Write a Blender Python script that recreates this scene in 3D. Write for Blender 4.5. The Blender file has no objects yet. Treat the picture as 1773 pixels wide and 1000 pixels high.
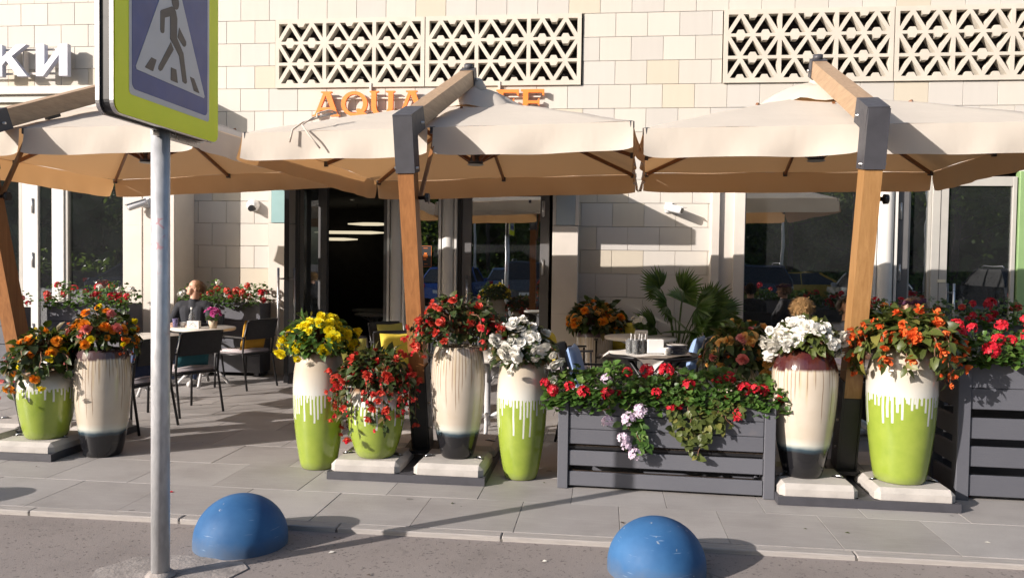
import bpy, bmesh, math, random
import numpy as np
from mathutils import Vector, Matrix
from mathutils.geometry import tessellate_polygon

random.seed(7)
rng = np.random.default_rng(7)
R = math.radians
PI = math.pi
SC = bpy.context.scene
COL = SC.collection

# ------------------------------------------------------------------ camera
cd = bpy.data.cameras.new('camera')
cam = bpy.data.objects.new('camera', cd)
COL.objects.link(cam)
cd.sensor_width = 36.0
cd.lens = 36.0 * 1390 / 1773
cd.clip_start = 0.05
cd.clip_end = 1500
yaw, pitch, roll = R(6.63), R(-1.83), R(0.81)
fwd = Vector((-math.sin(yaw) * math.cos(pitch), math.cos(yaw) * math.cos(pitch), math.sin(pitch)))
rt0 = Vector((math.cos(yaw), math.sin(yaw), 0))
up0 = rt0.cross(fwd)
rt = rt0 * math.cos(roll) + up0 * math.sin(roll)
up = up0 * math.cos(roll) - rt0 * math.sin(roll)
m = Matrix(((rt.x, up.x, -fwd.x, 0), (rt.y, up.y, -fwd.y, 0), (rt.z, up.z, -fwd.z, 1.6), (0, 0, 0, 1)))
cam.matrix_world = m
SC.camera = cam

# ------------------------------------------------------------------ sky and sun
SUN_AZ, SUN_EL = R(52), R(21)         # shadows run 52 degrees right of straight ahead
to_sun = Vector((-math.sin(SUN_AZ) * math.cos(SUN_EL), -math.cos(SUN_AZ) * math.cos(SUN_EL), math.sin(SUN_EL)))
world = bpy.data.worlds.new('World')
SC.world = world
world.use_nodes = True
wn = world.node_tree
bg = wn.nodes['Background']
sky = wn.nodes.new('ShaderNodeTexSky')
sky.sky_type = 'NISHITA'
sky.sun_disc = False
sky.sun_elevation = SUN_EL
# NISHITA: rotation 0 puts the sun at +Y, growing clockwise seen from above
sky.sun_rotation = math.atan2(to_sun.x, to_sun.y)
sky.air_density = 1.0
sky.dust_density = 2.5
sky.ozone_density = 1.0
wn.links.new(sky.outputs[0], bg.inputs[0])
bg.inputs[1].default_value = 0.105
sd = bpy.data.lights.new('sun', 'SUN')
sd.energy = 5.0
sd.angle = R(0.5)
sd.color = (1.0, 0.91, 0.835)
sun = bpy.data.objects.new('sun', sd)
COL.objects.link(sun)
sun.rotation_euler = to_sun.to_track_quat('Z', 'Y').to_euler()
sun.location = (-20, -16, 12)
SC.view_settings.view_transform = 'Standard'
SC.view_settings.look = 'None'
SC.view_settings.exposure = 0.55
SC.view_settings.gamma = 1.0
try:
    SC.cycles.max_bounces = 7
    SC.cycles.diffuse_bounces = 3
    SC.cycles.glossy_bounces = 4
    SC.cycles.transmission_bounces = 5
    SC.cycles.transparent_max_bounces = 10
    SC.cycles.caustics_reflective = False
    SC.cycles.caustics_refractive = False
except Exception:
    pass

# ------------------------------------------------------------------ helpers
def link(o, parent=None):
    COL.objects.link(o)
    if parent is not None:
        o.parent = parent
    return o

def thing(name, label, cat, loc=(0, 0, 0), rz=0.0, group=None):
    o = bpy.data.objects.new(name, None)
    o.empty_display_size = 0.1
    o.location = loc
    o.rotation_euler = (0, 0, rz)
    return tag(link(o), label, cat, group)

def tag(o, label, cat=None, group=None, kind=None):
    if label: o['label'] = label
    if cat: o['category'] = cat
    if group: o['group'] = group
    if kind: o['kind'] = kind
    return o

def copy_tree(o, parent=None, label=None):
    c = o.copy()
    COL.objects.link(c)
    c.parent = parent
    if label: c['label'] = label
    for ch in list(o.children):
        copy_tree(ch, c)
    return c

class MB:
    """collects faces for one mesh"""
    def __init__(s):
        s.v = []; s.f = []; s.mi = []; s.sm = []
    def add(s, vs, fs, mi=0, smooth=False):
        b = len(s.v)
        s.v += [tuple(p) for p in vs]
        for f in fs:
            s.f.append(tuple(i + b for i in f)); s.mi.append(mi); s.sm.append(smooth)
        return s
    def box(s, x0, x1, y0, y1, z0, z1, mi=0, bev=0.0):
        if bev <= 0:
            vs = [(x, y, z) for x in (x0, x1) for y in (y0, y1) for z in (z0, z1)]
            fs = [(0, 1, 3, 2), (4, 6, 7, 5), (0, 4, 5, 1), (2, 3, 7, 6), (0, 2, 6, 4), (1, 5, 7, 3)]
            return s.add(vs, fs, mi)
        # chamfered box
        bm = bmesh.new()
        bmesh.ops.create_cube(bm, size=1)
        for v in bm.verts:
            v.co = ((x0 + x1) / 2 + v.co.x * (x1 - x0), (y0 + y1) / 2 + v.co.y * (y1 - y0), (z0 + z1) / 2 + v.co.z * (z1 - z0))
        bmesh.ops.bevel(bm, geom=bm.edges[:], offset=bev, segments=1, affect='EDGES')
        return s.bm(bm, mi)
    def bm(s, bm, mi=0, mat=None, smooth=False):
        bm.verts.index_update()
        vs = [(mat @ v.co if mat else v.co) for v in bm.verts]
        s.add(vs, [[v.index for v in f.verts] for f in bm.faces], mi, smooth)
        bm.free()
        return s
    def bar(s, p0, p1, w, h, upv=(0, 0, 1), mi=0, w1=None, h1=None):
        p0, p1 = Vector(p0), Vector(p1)
        d = (p1 - p0).normalized()
        u = Vector(upv)
        if abs(d.dot(u)) > 0.98: u = Vector((0, 1, 0))
        sx = d.cross(u).normalized(); sz = sx.cross(d).normalized()
        w1 = w if w1 is None else w1; h1 = h if h1 is None else h1
        vs = []
        for p, ww, hh in ((p0, w, h), (p1, w1, h1)):
            for a, b in ((-1, -1), (1, -1), (1, 1), (-1, 1)):
                vs.append(p + sx * a * ww / 2 + sz * b * hh / 2)
        return s.add(vs, [(0, 1, 5, 4), (1, 2, 6, 5), (2, 3, 7, 6), (3, 0, 4, 7), (3, 2, 1, 0), (4, 5, 6, 7)], mi)
    def tube(s, pts, r, n=8, mi=0, caps=True):
        pts = [Vector(p) for p in pts]
        rs = r if isinstance(r, (list, tuple)) else [r] * len(pts)
        vs = []; fs = []
        ref = None
        for i, p in enumerate(pts):
            d = (pts[min(i + 1, len(pts) - 1)] - pts[max(i - 1, 0)]).normalized()
            if ref is None:
                ref = Vector((0, 0, 1)) if abs(d.z) < .9 else Vector((1, 0, 0))
            a = (ref - d * ref.dot(d)).normalized(); ref = a
            b = d.cross(a)
            for k in range(n):
                t = 2 * PI * k / n
                vs.append(p + (a * math.cos(t) + b * math.sin(t)) * rs[i])
        for i in range(len(pts) - 1):
            for k in range(n):
                k2 = (k + 1) % n
                fs.append((i * n + k, i * n + k2, (i + 1) * n + k2, (i + 1) * n + k))
        b = len(s.v)
        s.add(vs, fs, mi, True)
        if caps:
            e = (len(pts) - 1) * n
            s.f.append(tuple(b + k for k in range(n - 1, -1, -1))); s.mi.append(mi); s.sm.append(False)
            s.f.append(tuple(b + e + k for k in range(n))); s.mi.append(mi); s.sm.append(False)
        return s
    def lathe(s, prof, n=40, cx=0, cy=0, mi=0, a0=0.0, a1=2 * PI, smooth=True):
        full = abs(a1 - a0 - 2 * PI) < 1e-6
        nn = n if full else n + 1
        vs = []; fs = []
        for r, z in prof:
            for k in range(nn):
                t = a0 + (a1 - a0) * k / n
                vs.append((cx + r * math.cos(t), cy + r * math.sin(t), z))
        for i in range(len(prof) - 1):
            for k in range(n):
                k2 = (k + 1) % nn
                fs.append((i * nn + k, i * nn + k2, (i + 1) * nn + k2, (i + 1) * nn + k))
        return s.add(vs, fs, mi, smooth)
    def prism(s, loops, fn, d0, d1, mi=0):
        """loops: outer ring first then holes, 2-D; fn(u, v, d) -> point; extruded from depth d0 (front) to d1"""
        flat = [p for l in loops for p in l]
        tris = tessellate_polygon([[Vector((p[0], p[1], 0)) for p in l] for l in loops])
        n = len(flat)
        vs = [fn(p[0], p[1], d0) for p in flat] + [fn(p[0], p[1], d1) for p in flat]
        fs = [tuple(t) for t in tris] + [tuple(i + n for i in reversed(t)) for t in tris]
        o = 0
        for l in loops:
            k = len(l)
            for i in range(k):
                j = (i + 1) % k
                fs.append((o + i, o + j, n + o + j, n + o + i))
            o += k
        return s.add(vs, fs, mi)
    def mesh(s, name, mats):
        me = bpy.data.meshes.new(name)
        me.from_pydata(s.v, [], s.f)
        for mt in (mats if isinstance(mats, (list, tuple)) else [mats]):
            me.materials.append(mt)
        me.polygons.foreach_set('material_index', s.mi)
        me.polygons.foreach_set('use_smooth', s.sm)
        me.update()
        return me
    def build(s, name, mats, parent=None, fix=False):
        me = s.mesh(name, mats)
        if fix:
            bm = bmesh.new(); bm.from_mesh(me)
            bmesh.ops.recalc_face_normals(bm, faces=bm.faces[:])
            bm.to_mesh(me); bm.free()
        return link(bpy.data.objects.new(name, me), parent)

def inst(name, me, parent, loc=(0, 0, 0), rot=(0, 0, 0), scale=1.0):
    o = bpy.data.objects.new(name, me)
    o.location = loc; o.rotation_euler = rot
    o.scale = (scale,) * 3 if not isinstance(scale, (tuple, list)) else scale
    return link(o, parent)

# ------------------------------------------------------------------ materials
class NT:
    def __init__(s, name):
        s.m = bpy.data.materials.new(name); s.m.use_nodes = True
        s.t = s.m.node_tree; s.b = s.t.nodes['Principled BSDF']; s.out = s.t.nodes['Material Output']
    def n(s, t, **k):
        o = s.t.nodes.new(t)
        for a, v in k.items():
            if a.startswith('i_'): o.inputs[int(a[2:])].default_value = v
            else: setattr(o, a, v)
        return o
    def l(s, a, b): s.t.links.new(a, b)
    def math(s, op, a, b=None, c=None):
        o = s.n('ShaderNodeMath', operation=op)
        for i, v in enumerate((a, b, c)):
            if v is None: continue
            if hasattr(v, 'type') or hasattr(v, 'links'): s.l(v, o.inputs[i])
            else: o.inputs[i].default_value = v
        return o.outputs[0]
    def mix(s, fac, a, b):
        o = s.n('ShaderNodeMix', data_type='RGBA')
        for i, v in ((0, fac), (6, a), (7, b)):
            if hasattr(v, 'links'): s.l(v, o.inputs[i])
            else: o.inputs[i].default_value = (tuple(v) + (1,))[:4] if isinstance(v, (tuple, list)) else v
        return o.outputs[2]
    def coords(s, kind='Object'):
        return s.n('ShaderNodeTexCoord').outputs[kind]
    def noise(s, scale, detail=4, vec=None, rough=.55, dim='3D'):
        o = s.n('ShaderNodeTexNoise', noise_dimensions=dim)
        o.inputs['Scale'].default_value = scale; o.inputs['Detail'].default_value = detail; o.inputs['Roughness'].default_value = rough
        if vec is not None: s.l(vec, o.inputs['Vector'])
        return o.outputs['Fac']
    def ramp(s, fac, a, b):
        o = s.n('ShaderNodeMapRange', clamp=True)
        s.l(fac, o.inputs[0]); o.inputs[1].default_value = a; o.inputs[2].default_value = b
        return o.outputs[0]
    def bump(s, h, strength=.3, dist=.01):
        o = s.n('ShaderNodeBump'); o.inputs['Strength'].default_value = strength; o.inputs['Distance'].default_value = dist
        s.l(h, o.inputs['Height']); s.l(o.outputs[0], s.b.inputs['Normal'])
    def col(s, v):
        if hasattr(v, 'links'): s.l(v, s.b.inputs['Base Color'])
        else: s.b.inputs['Base Color'].default_value = tuple(v) + (1,)
    def set(s, **k):
        for a, v in k.items(): s.b.inputs[a.replace('_', ' ')].default_value = v
        return s

def simple(name, col, rough=.6, metal=0.0, var=.12, vs=6.0, bump=0.0, bs=60.0, bd=.004, spec=.5, coords='Object', coat=0.0):
    """a plain colour broken up by soft noise, with fine relief"""
    k = NT(name)
    vec = k.coords(coords)
    if var > 0:
        nz = k.noise(vs, 5, vec)
        lo = tuple(c * (1 - var) for c in col); hi = tuple(min(1, c * (1 + var)) for c in col)
        k.col(k.mix(k.ramp(nz, .3, .7), lo, hi))
        rr = k.math('MULTIPLY_ADD', k.noise(vs * 3, 3, vec), .25, rough - .12)
        k.l(rr, k.b.inputs['Roughness'])
    else:
        k.col(col); k.set(Roughness=rough)
    k.set(Metallic=metal)
    k.b.inputs['Specular IOR Level'].default_value = spec
    if coat: k.b.inputs['Coat Weight'].default_value = coat
    if bump > 0: k.bump(k.noise(bs, 6, vec), bump, bd)
    return k.m

def objrand(k):
    return k.n('ShaderNodeObjectInfo').outputs['Random']

M = {}
def tile_mat(name, col, amp=.05):
    k = NT(name); vec = k.coords('Object'); r = objrand(k)
    wc = k.n('ShaderNodeNewGeometry').outputs['Position']
    n1 = k.noise(2.2, 4, wc)
    mp = k.n('ShaderNodeMapping'); k.l(wc, mp.inputs[0]); mp.inputs['Scale'].default_value = (5, 5, .35)
    strk = k.noise(2.4, 5, mp.outputs[0])
    f = k.math('ADD', k.math('MULTIPLY', r, .45), k.math('ADD', k.math('MULTIPLY', n1, .4), k.math('MULTIPLY', strk, .4)))
    k.col(k.mix(k.ramp(f, .25, .95), tuple(c * (1 - amp * 1.5) for c in col), tuple(min(1, c * (1 + amp)) for c in col)))
    k.set(Roughness=.62); k.b.inputs['Specular IOR Level'].default_value = .35
    k.bump(k.noise(55, 5, wc), .12, .003)
    return k.m
M['tile'] = tile_mat('stone_cream', (.54, .51, .462))
M['tile_grey'] = tile_mat('stone_grey', (.51, .487, .455))
M['tile_tan'] = tile_mat('stone_tan', (.525, .475, .39))
M['stone'] = simple('stone_trim', (.60, .555, .50), .6, var=.06, vs=3, bump=.12, bs=50)
M['screen'] = simple('cast_screen', (.54, .50, .435), .7, var=.06, vs=4, bump=.2, bs=80)
M['grout'] = simple('joint_backing', (.50, .47, .43), .9, var=.1)
M['dark_slat'] = simple('dark_louvre', (.035, .028, .03), .5, var=.2)
M['white_paint'] = simple('white_coated_metal', (.66, .65, .62), .4, var=.05, vs=3)
M['grey_frame'] = simple('grey_coated_metal', (.42, .41, .38), .42, var=.06, vs=4)
M['dark_frame'] = simple('dark_coated_metal', (.13, .128, .13), .4, var=.1, vs=4)
M['black_frame'] = simple('black_coated_metal', (.018, .018, .02), .4, var=.1)
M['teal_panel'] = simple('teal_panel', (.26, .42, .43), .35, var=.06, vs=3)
M['shaded_stone'] = simple('bluegrey_shaded_stone', (.36, .42, .46), .35, var=.06, vs=3)  # upper stone of the right jamb, its shade put into the colour
M['green_frame'] = simple('green_panel', (.23, .36, .16), .45, var=.05)
M['orange'] = simple('orange_letter', (.82, .22, .035), .45, var=.05)
M['letter_white'] = simple('white_letter', (.47, .49, .58), .35, var=.03)
M['steel'] = simple('brushed_steel', (.55, .55, .56), .3, 1.0, var=.08)
M['plastic_white'] = simple('white_plastic', (.72, .73, .74), .35, var=.03)
M['plastic_black'] = simple('black_plastic', (.015, .015, .017), .3, var=.1)
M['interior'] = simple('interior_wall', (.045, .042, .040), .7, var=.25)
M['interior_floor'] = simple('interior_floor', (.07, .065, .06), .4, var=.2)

def glass_mat():
    k = NT('window_glass')
    t = k.n('ShaderNodeBsdfTransparent'); t.inputs[0].default_value = (.50, .53, .52, 1)
    g = k.n('ShaderNodeBsdfGlossy'); g.inputs['Roughness'].default_value = 0.004; g.inputs[0].default_value = (.92, .95, .97, 1)
    lw = k.n('ShaderNodeFresnel'); lw.inputs[0].default_value = 1.9
    f = k.math('MULTIPLY_ADD', lw.outputs[0], 1.1, .27)
    wv = k.noise(1.3, 2, k.n('ShaderNodeNewGeometry').outputs['Position'])
    bp = k.n('ShaderNodeBump'); bp.inputs['Strength'].default_value = .05; bp.inputs['Distance'].default_value = .02
    k.l(wv, bp.inputs['Height']); k.l(bp.outputs[0], g.inputs['Normal'])
    mx = k.n('ShaderNodeMixShader')
    k.l(f, mx.inputs[0]); k.l(t.outputs[0], mx.inputs[1]); k.l(g.outputs[0], mx.inputs[2])
    df = k.n('ShaderNodeBsdfDiffuse'); df.inputs[0].default_value = (.5, .53, .56, 1)      # film of street dust
    m2 = k.n('ShaderNodeMixShader'); k.l(k.math('MULTIPLY_ADD', k.noise(3, 4, k.n('ShaderNodeNewGeometry').outputs['Position']), .03, .012), m2.inputs[0])
    k.l(mx.outputs[0], m2.inputs[1]); k.l(df.outputs[0], m2.inputs[2]); k.l(m2.outputs[0], k.out.inputs[0])
    return k.m
M['glass'] = glass_mat()

def emit(name, col, st):
    k = NT(name); k.col((.8, .8, .8))
    k.b.inputs['Emission Color'].default_value = tuple(col) + (1,); k.b.inputs['Emission Strength'].default_value = st
    return k.m
M['lamp'] = emit('warm_lamp', (1, .86, .6), .55)

def asphalt():
    k = NT('asphalt'); p = k.n('ShaderNodeNewGeometry').outputs['Position']
    big = k.noise(.7, 4, p); fine = k.noise(160, 3, p); mid = k.noise(28, 5, p)
    v = k.n('ShaderNodeTexVoronoi'); v.inputs['Scale'].default_value = 95; k.l(p, v.inputs['Vector'])
    crack = k.n('ShaderNodeTexVoronoi', feature='DISTANCE_TO_EDGE'); crack.inputs['Scale'].default_value = 1.1
    wpn = k.n('ShaderNodeTexNoise'); wpn.inputs['Scale'].default_value = 5; k.l(p, wpn.inputs['Vector'])
    wadd = k.n('ShaderNodeVectorMath', operation='MULTIPLY_ADD'); k.l(wpn.outputs['Color'], wadd.inputs[0]); wadd.inputs[1].default_value = (.25, .25, 0); k.l(p, wadd.inputs[2])
    k.l(wadd.outputs[0], crack.inputs['Vector'])
    crk = k.math('MULTIPLY', k.ramp(crack.outputs['Distance'], .010, .003), k.math('MULTIPLY', k.ramp(k.noise(1.3, 2, p), .56, .64), .35))
    c0 = k.mix(k.ramp(big, .3, .7), (.195, .172, .162), (.25, .222, .208))
    c1 = k.mix(k.math('MULTIPLY', k.ramp(fine, .35, .7), .6), c0, (.30, .265, .25))
    pit = k.ramp(k.noise(46, 3, p, .6), .61, .66)
    pit2 = k.math('MULTIPLY', pit, .6)
    c2 = k.mix(pit2, c1, (.06, .05, .048))
    speck = k.math('MULTIPLY', k.math('LESS_THAN', v.outputs['Distance'], .13), k.math('GREATER_THAN', v.outputs['Color'], .86))
    c3 = k.mix(speck, c2, (.42, .40, .37))
    c3 = k.mix(k.math('MULTIPLY', k.ramp(k.noise(2.3, 5, p), .52, .70), .3), c3, (.12, .105, .098))
    c3 = k.mix(crk, c3, (.035, .03, .028))
    k.col(c3); k.set(Roughness=.85)
    h = k.math('ADD', k.math('MULTIPLY', fine, .5), k.math('SUBTRACT', k.math('MULTIPLY', mid, .5), pit))
    k.bump(h, .5, .006)
    return k.m
M['asphalt'] = asphalt()

def paver_mat():
    k = NT('granite_paver'); p = k.n('ShaderNodeNewGeometry').outputs['Position']; r = objrand(k)
    base = k.mix(r, (.30, .283, .276), (.385, .368, .36))
    mp = k.n('ShaderNodeMapping'); k.l(p, mp.inputs[0]); mp.inputs['Rotation'].default_value = (0, 0, R(35)); mp.inputs['Scale'].default_value = (1.0, 7.0, 1.0)
    st = k.noise(5, 5, mp.outputs[0]); spots = k.noise(2.2, 5, p); fine = k.noise(190, 3, p)
    c = k.mix(k.math('MULTIPLY', k.ramp(st, .45, .75), .35), base, (.42, .405, .39))
    c = k.mix(k.math('MULTIPLY', k.ramp(spots, .48, .75), .35), c, (.135, .12, .113))
    c = k.mix(k.math('MULTIPLY', k.ramp(fine, .45, .7), .30), c, (.13, .12, .115))
    big = k.noise(.9, 5, p)
    c = k.mix(k.math('MULTIPLY', k.ramp(big, .50, .68), .22), c, (.16, .145, .135))
    gum = k.math('LESS_THAN', k.noise(9, 1, p), .235)
    c = k.mix(k.math('MULTIPLY', gum, .6), c, (.09, .085, .08))
    k.col(c); k.l(k.math('MULTIPLY_ADD', spots, -.25, .72), k.b.inputs['Roughness'])
    k.bump(fine, .18, .003)
    return k.m
M['paver'] = paver_mat()
M['kerb'] = simple('kerb_stone', (.335, .312, .295), .75, var=.15, vs=5, bump=.3, bs=90, coords='Generated')
M['joint'] = simple('pavement_bed', (.11, .10, .093), .95, var=.2)
M['concrete'] = simple('concrete', (.43, .405, .38), .85, var=.12, vs=7, bump=.45, bs=70, bd=.005)
M['rough_concrete'] = simple('patched_concrete', (.29, .262, .245), .9, var=.3, vs=9, bump=.6, bs=45, bd=.01)
M['steel_grey'] = simple('charcoal_steel', (.055, .055, .065), .5, var=.15, vs=8, bump=.08)
M['black_steel'] = simple('black_steel', (.012, .012, .014), .42, var=.2)
M['galv'] = None
def galv():
    k = NT('galvanised_steel'); p = k.coords('Object')
    mp = k.n('ShaderNodeMapping'); k.l(p, mp.inputs[0]); mp.inputs['Scale'].default_value = (1, 1, .35)
    a = k.noise(35, 4, mp.outputs[0]); b = k.noise(6, 4, p)
    c = k.mix(k.ramp(a, .35, .65), (.46, .47, .49), (.60, .61, .63))
    rust = k.math('MULTIPLY', k.ramp(k.noise(7, 6, p), .64, .72), .3)
    sz = k.n('ShaderNodeSeparateXYZ'); k.l(p, sz.inputs[0])
    band = k.math('MULTIPLY', k.math('GREATER_THAN', sz.outputs[2], 1.42), k.math('LESS_THAN', sz.outputs[2], 1.80))
    sv = k.n('ShaderNodeTexVoronoi', feature='DISTANCE_TO_EDGE'); sv.inputs['Scale'].default_value = 16; k.l(p, sv.inputs['Vector'])
    scr = k.math('MULTIPLY', k.math('MULTIPLY', k.ramp(sv.outputs['Distance'], .09, .05), band), k.math('MULTIPLY', k.ramp(k.noise(9, 2, p), .48, .55), .6))
    c = k.mix(scr, c, (.62, .22, .24))
    k.col(k.mix(rust, c, (.38, .17, .13))); k.set(Metallic=.35)
    k.l(k.math('MULTIPLY_ADD', b, .3, .30), k.b.inputs['Roughness'])
    k.bump(a, .06, .002)
    return k.m
M['galv'] = galv()

def wood(name, c0, c1, axis=2):
    k = NT(name); p = k.coords('Object')
    mp = k.n('ShaderNodeMapping'); k.l(p, mp.inputs[0])
    sc = [14.0, 14.0, 14.0]; sc[axis] = .9
    mp.inputs['Scale'].default_value = sc
    w = k.n('ShaderNodeTexNoise'); w.inputs['Scale'].default_value = 2.5; w.inputs['Detail'].default_value = 6; w.inputs['Distortion'].default_value = 1.2
    k.l(mp.outputs[0], w.inputs['Vector'])
    f = k.noise(30, 4, mp.outputs[0])
    t = k.math('ADD', k.math('MULTIPLY', w.outputs['Fac'], .75), k.math('MULTIPLY', f, .25))
    k.col(k.mix(k.ramp(t, .32, .68), c0, c1)); k.set(Roughness=.42)
    k.bump(t, .12, .003)
    return k.m
M['wood'] = wood('varnished_wood', (.215, .088, .028), (.355, .156, .054))
M['wood_light'] = wood('pale_varnished_wood', (.28, .145, .052), (.39, .215, .085))
M['wood_arm'] = wood('weathered_wood', (.30, .19, .11), (.44, .30, .18), axis=1)
M['wood_rib'] = wood('dark_wood_rib', (.15, .06, .025), (.24, .10, .04))

def canvas(name, col, tr, trw=.35):
    k = NT(name); p = k.coords('Object')
    n = k.noise(3, 4, p); fine = k.noise(260, 2, p); wr = k.noise(7, 3, p)
    c = k.mix(k.ramp(n, .3, .7), tuple(x * .94 for x in col), col)
    bf = k.n('ShaderNodeNewGeometry').outputs['Backfacing']       # backs tinted tan to imitate light filtering through the cream cloth
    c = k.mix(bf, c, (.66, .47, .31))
    k.col(c); k.set(Roughness=.85); k.b.inputs['Specular IOR Level'].default_value = .15
    mp = k.n('ShaderNodeMapping'); k.l(p, mp.inputs[0]); mp.inputs['Scale'].default_value = (1, 1, .3); mp.inputs['Rotation'].default_value = (0, .5, .3)
    wr2 = k.noise(9, 2, mp.outputs[0])
    h = k.math('ADD', k.math('MULTIPLY', fine, .10), k.math('ADD', wr, wr2))
    k.bump(h, .16, .02)
    t = k.n('ShaderNodeBsdfTranslucent'); t.inputs[0].default_value = tuple(tr) + (1,)
    mx = k.n('ShaderNodeMixShader'); mx.inputs[0].default_value = trw
    k.l(k.b.outputs[0], mx.inputs[1]); k.l(t.outputs[0], mx.inputs[2]); k.l(mx.outputs[0], k.out.inputs[0])
    return k.m
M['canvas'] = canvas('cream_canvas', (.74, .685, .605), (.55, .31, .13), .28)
M['charcoal_wood'] = simple('charcoal_painted_wood', (.085, .087, .105), .55, var=.18, vs=5, bump=.25, bs=40, bd=.004)
def plank_paint():
    k = NT('grey_painted_plank'); p = k.n('ShaderNodeNewGeometry').outputs['Position']
    mp = k.n('ShaderNodeMapping'); k.l(p, mp.inputs[0]); mp.inputs['Scale'].default_value = (1.2, 12, 14)
    g = k.noise(9, 5, mp.outputs[0]); sp = k.noise(2.5, 4, p); r = objrand(k)
    c = k.mix(k.math('ADD', k.math('MULTIPLY', sp, .6), k.math('MULTIPLY', r, .4)), (.078, .081, .098), (.118, .122, .142))
    wear = k.math('MULTIPLY', k.ramp(k.noise(3, 6, p), .62, .72), .5)
    k.col(k.mix(wear, c, (.19, .16, .15))); k.set(Roughness=.55)
    k.bump(g, .2, .004)
    return k.m
M['plank'] = plank_paint()
M['blue_dome'] = None
def dome():
    k = NT('blue_paint_concrete'); p = k.coords('Object')
    n = k.noise(3.5, 6, p); f = k.noise(40, 4, p)
    c = k.mix(k.ramp(n, .35, .7), (.020, .085, .215), (.042, .135, .30))
    mp = k.n('ShaderNodeMapping'); k.l(p, mp.inputs[0]); mp.inputs['Scale'].default_value = (2, 2, 26); mp.inputs['Rotation'].default_value = (.25, .15, 0)
    sc = k.math('MULTIPLY', k.ramp(k.noise(4, 3, mp.outputs[0]), .67, .72), .45)
    sz = k.n('ShaderNodeSeparateXYZ'); k.l(p, sz.inputs[0])
    low = k.math('MULTIPLY', k.ramp(k.math('ADD', sz.outputs[2], k.math('MULTIPLY', k.noise(11, 5, p), .10)), .12, .03), .6)
    chip = k.math('MULTIPLY', k.ramp(k.noise(17, 6, p), .68, .70), .8)
    c = k.mix(low, c, (.11, .13, .16))
    c = k.mix(chip, c, (.26, .29, .33))
    k.col(k.mix(sc, c, (.24, .34, .47)))
    k.l(k.math('MULTIPLY_ADD', f, .25, .52), k.b.inputs['Roughness']); k.b.inputs['Specular IOR Level'].default_value = .3
    k.bump(k.math('ADD', n, k.math('MULTIPLY', f, .15)), .12, .01)
    return k.m
M['blue_dome'] = dome()
# ================================================================== the ground
mb = MB(); mb.add([(-250, -250, -.03), (250, -250, -.03), (250, 250, -.03), (-250, 250, -.03)], [(0, 1, 2, 3)])
tag(mb.build('road', M['asphalt']), 'worn brown grey asphalt road in front of the cafe', kind='structure')
mb = MB(); mb.add([(-40, 4.63, -.012), (40, 4.63, -.012), (40, 11.2, -.012), (-40, 11.2, -.012)], [(0, 1, 2, 3)])
pave = tag(mb.build('pavement', M['joint']), 'grey granite slab pavement of the cafe terrace', kind='structure')
PW, PD = .633, .62
def slab_mesh(w, d):
    b = MB().box(-w / 2, w / 2, -d / 2, d / 2, -.03, 0, bev=.0015)
    return b.mesh('paver', M['paver'])
full = slab_mesh(PW - .003, PD - .003)
row = 0
y = 4.714
far = MB()
while y < 11.0:
    ph = .113 if row % 2 == 0 else .113 + PW / 2
    for i in range(-22, 16):
        x = ph + (i + .5) * PW
        near = (-8.5 < x < 4.2 and y < 8.6) or (-6.2 < x < 3.2)
        if near and y < 10.4:
            inst('paver', full, pave, (x, y + PD / 2, random.uniform(-.0015, .0015)), (random.uniform(-.0015, .0015), random.uniform(-.0015, .0015), 0))
        elif -12 < x < 10:
            far.box(x - PW / 2 + .0025, x + PW / 2 - .0025, y + .0025, y + PD - .0025, -.03, 0)
    row += 1; y += PD
o = far.build('paver_field', M['paver'], pave); o['kind'] = 'stuff'
kerb = tag(MB().box(-14, 12, 4.625, 4.708, -.06, -.016).build('kerb', M['joint']), 'pale stone kerb flush along the edge of the asphalt', kind='structure')
kx = -13.0
ks = None
while kx < 10:
    L = 1.0
    if ks is None: ks = MB().box(.003, L - .003, 0, .086, -.05, .0, bev=.006).mesh('kerb_stone', M['kerb'])
    inst('kerb_stone', ks, kerb, (kx + .42, 4.624, random.uniform(-.002, .003)))
    kx += L
# patch of concrete round the foot of the sign pole
mb = MB()
ring = []
for k in range(22):
    t = 2 * PI * k / 22
    ring.append((-2.22 + .36 * math.copysign(abs(math.cos(t)) ** .6, math.cos(t)) * random.uniform(.85, 1.1), 3.87 + .25 * math.copysign(abs(math.sin(t)) ** .6, math.sin(t)) * random.uniform(.85, 1.1)))
mb.prism([ring], lambda u, v, d: (u, v, d), -.024, -.045)
tag(mb.build('concrete_patch', M['rough_concrete'], fix=True), 'rough pale concrete patch round the foot of the sign pole', kind='structure')
# cast iron cover whose rim just shows at the bottom of the picture
mh = thing('manhole_cover', 'round iron manhole cover in the asphalt below the sign pole', 'manhole', (-2.02, 3.36, -.03))
MB().lathe([(.30, 0), (.30, .012), (.335, .012), (.345, 0)], 48).build('rim', M['steel_grey'], mh)
g = MB().lathe([(0, .008), (.297, .008)], 48)
g.build('lid', M['steel_grey'], mh)
rib = MB().box(-.012, .012, -.012, .012, .008, .015)
ribme = rib.mesh('tread_block', M['steel_grey'])
for k in range(40):
    t = 2 * PI * k / 40
    inst('tread_block', ribme, mh, (.265 * math.cos(t), .265 * math.sin(t), 0), (0, 0, t))

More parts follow.
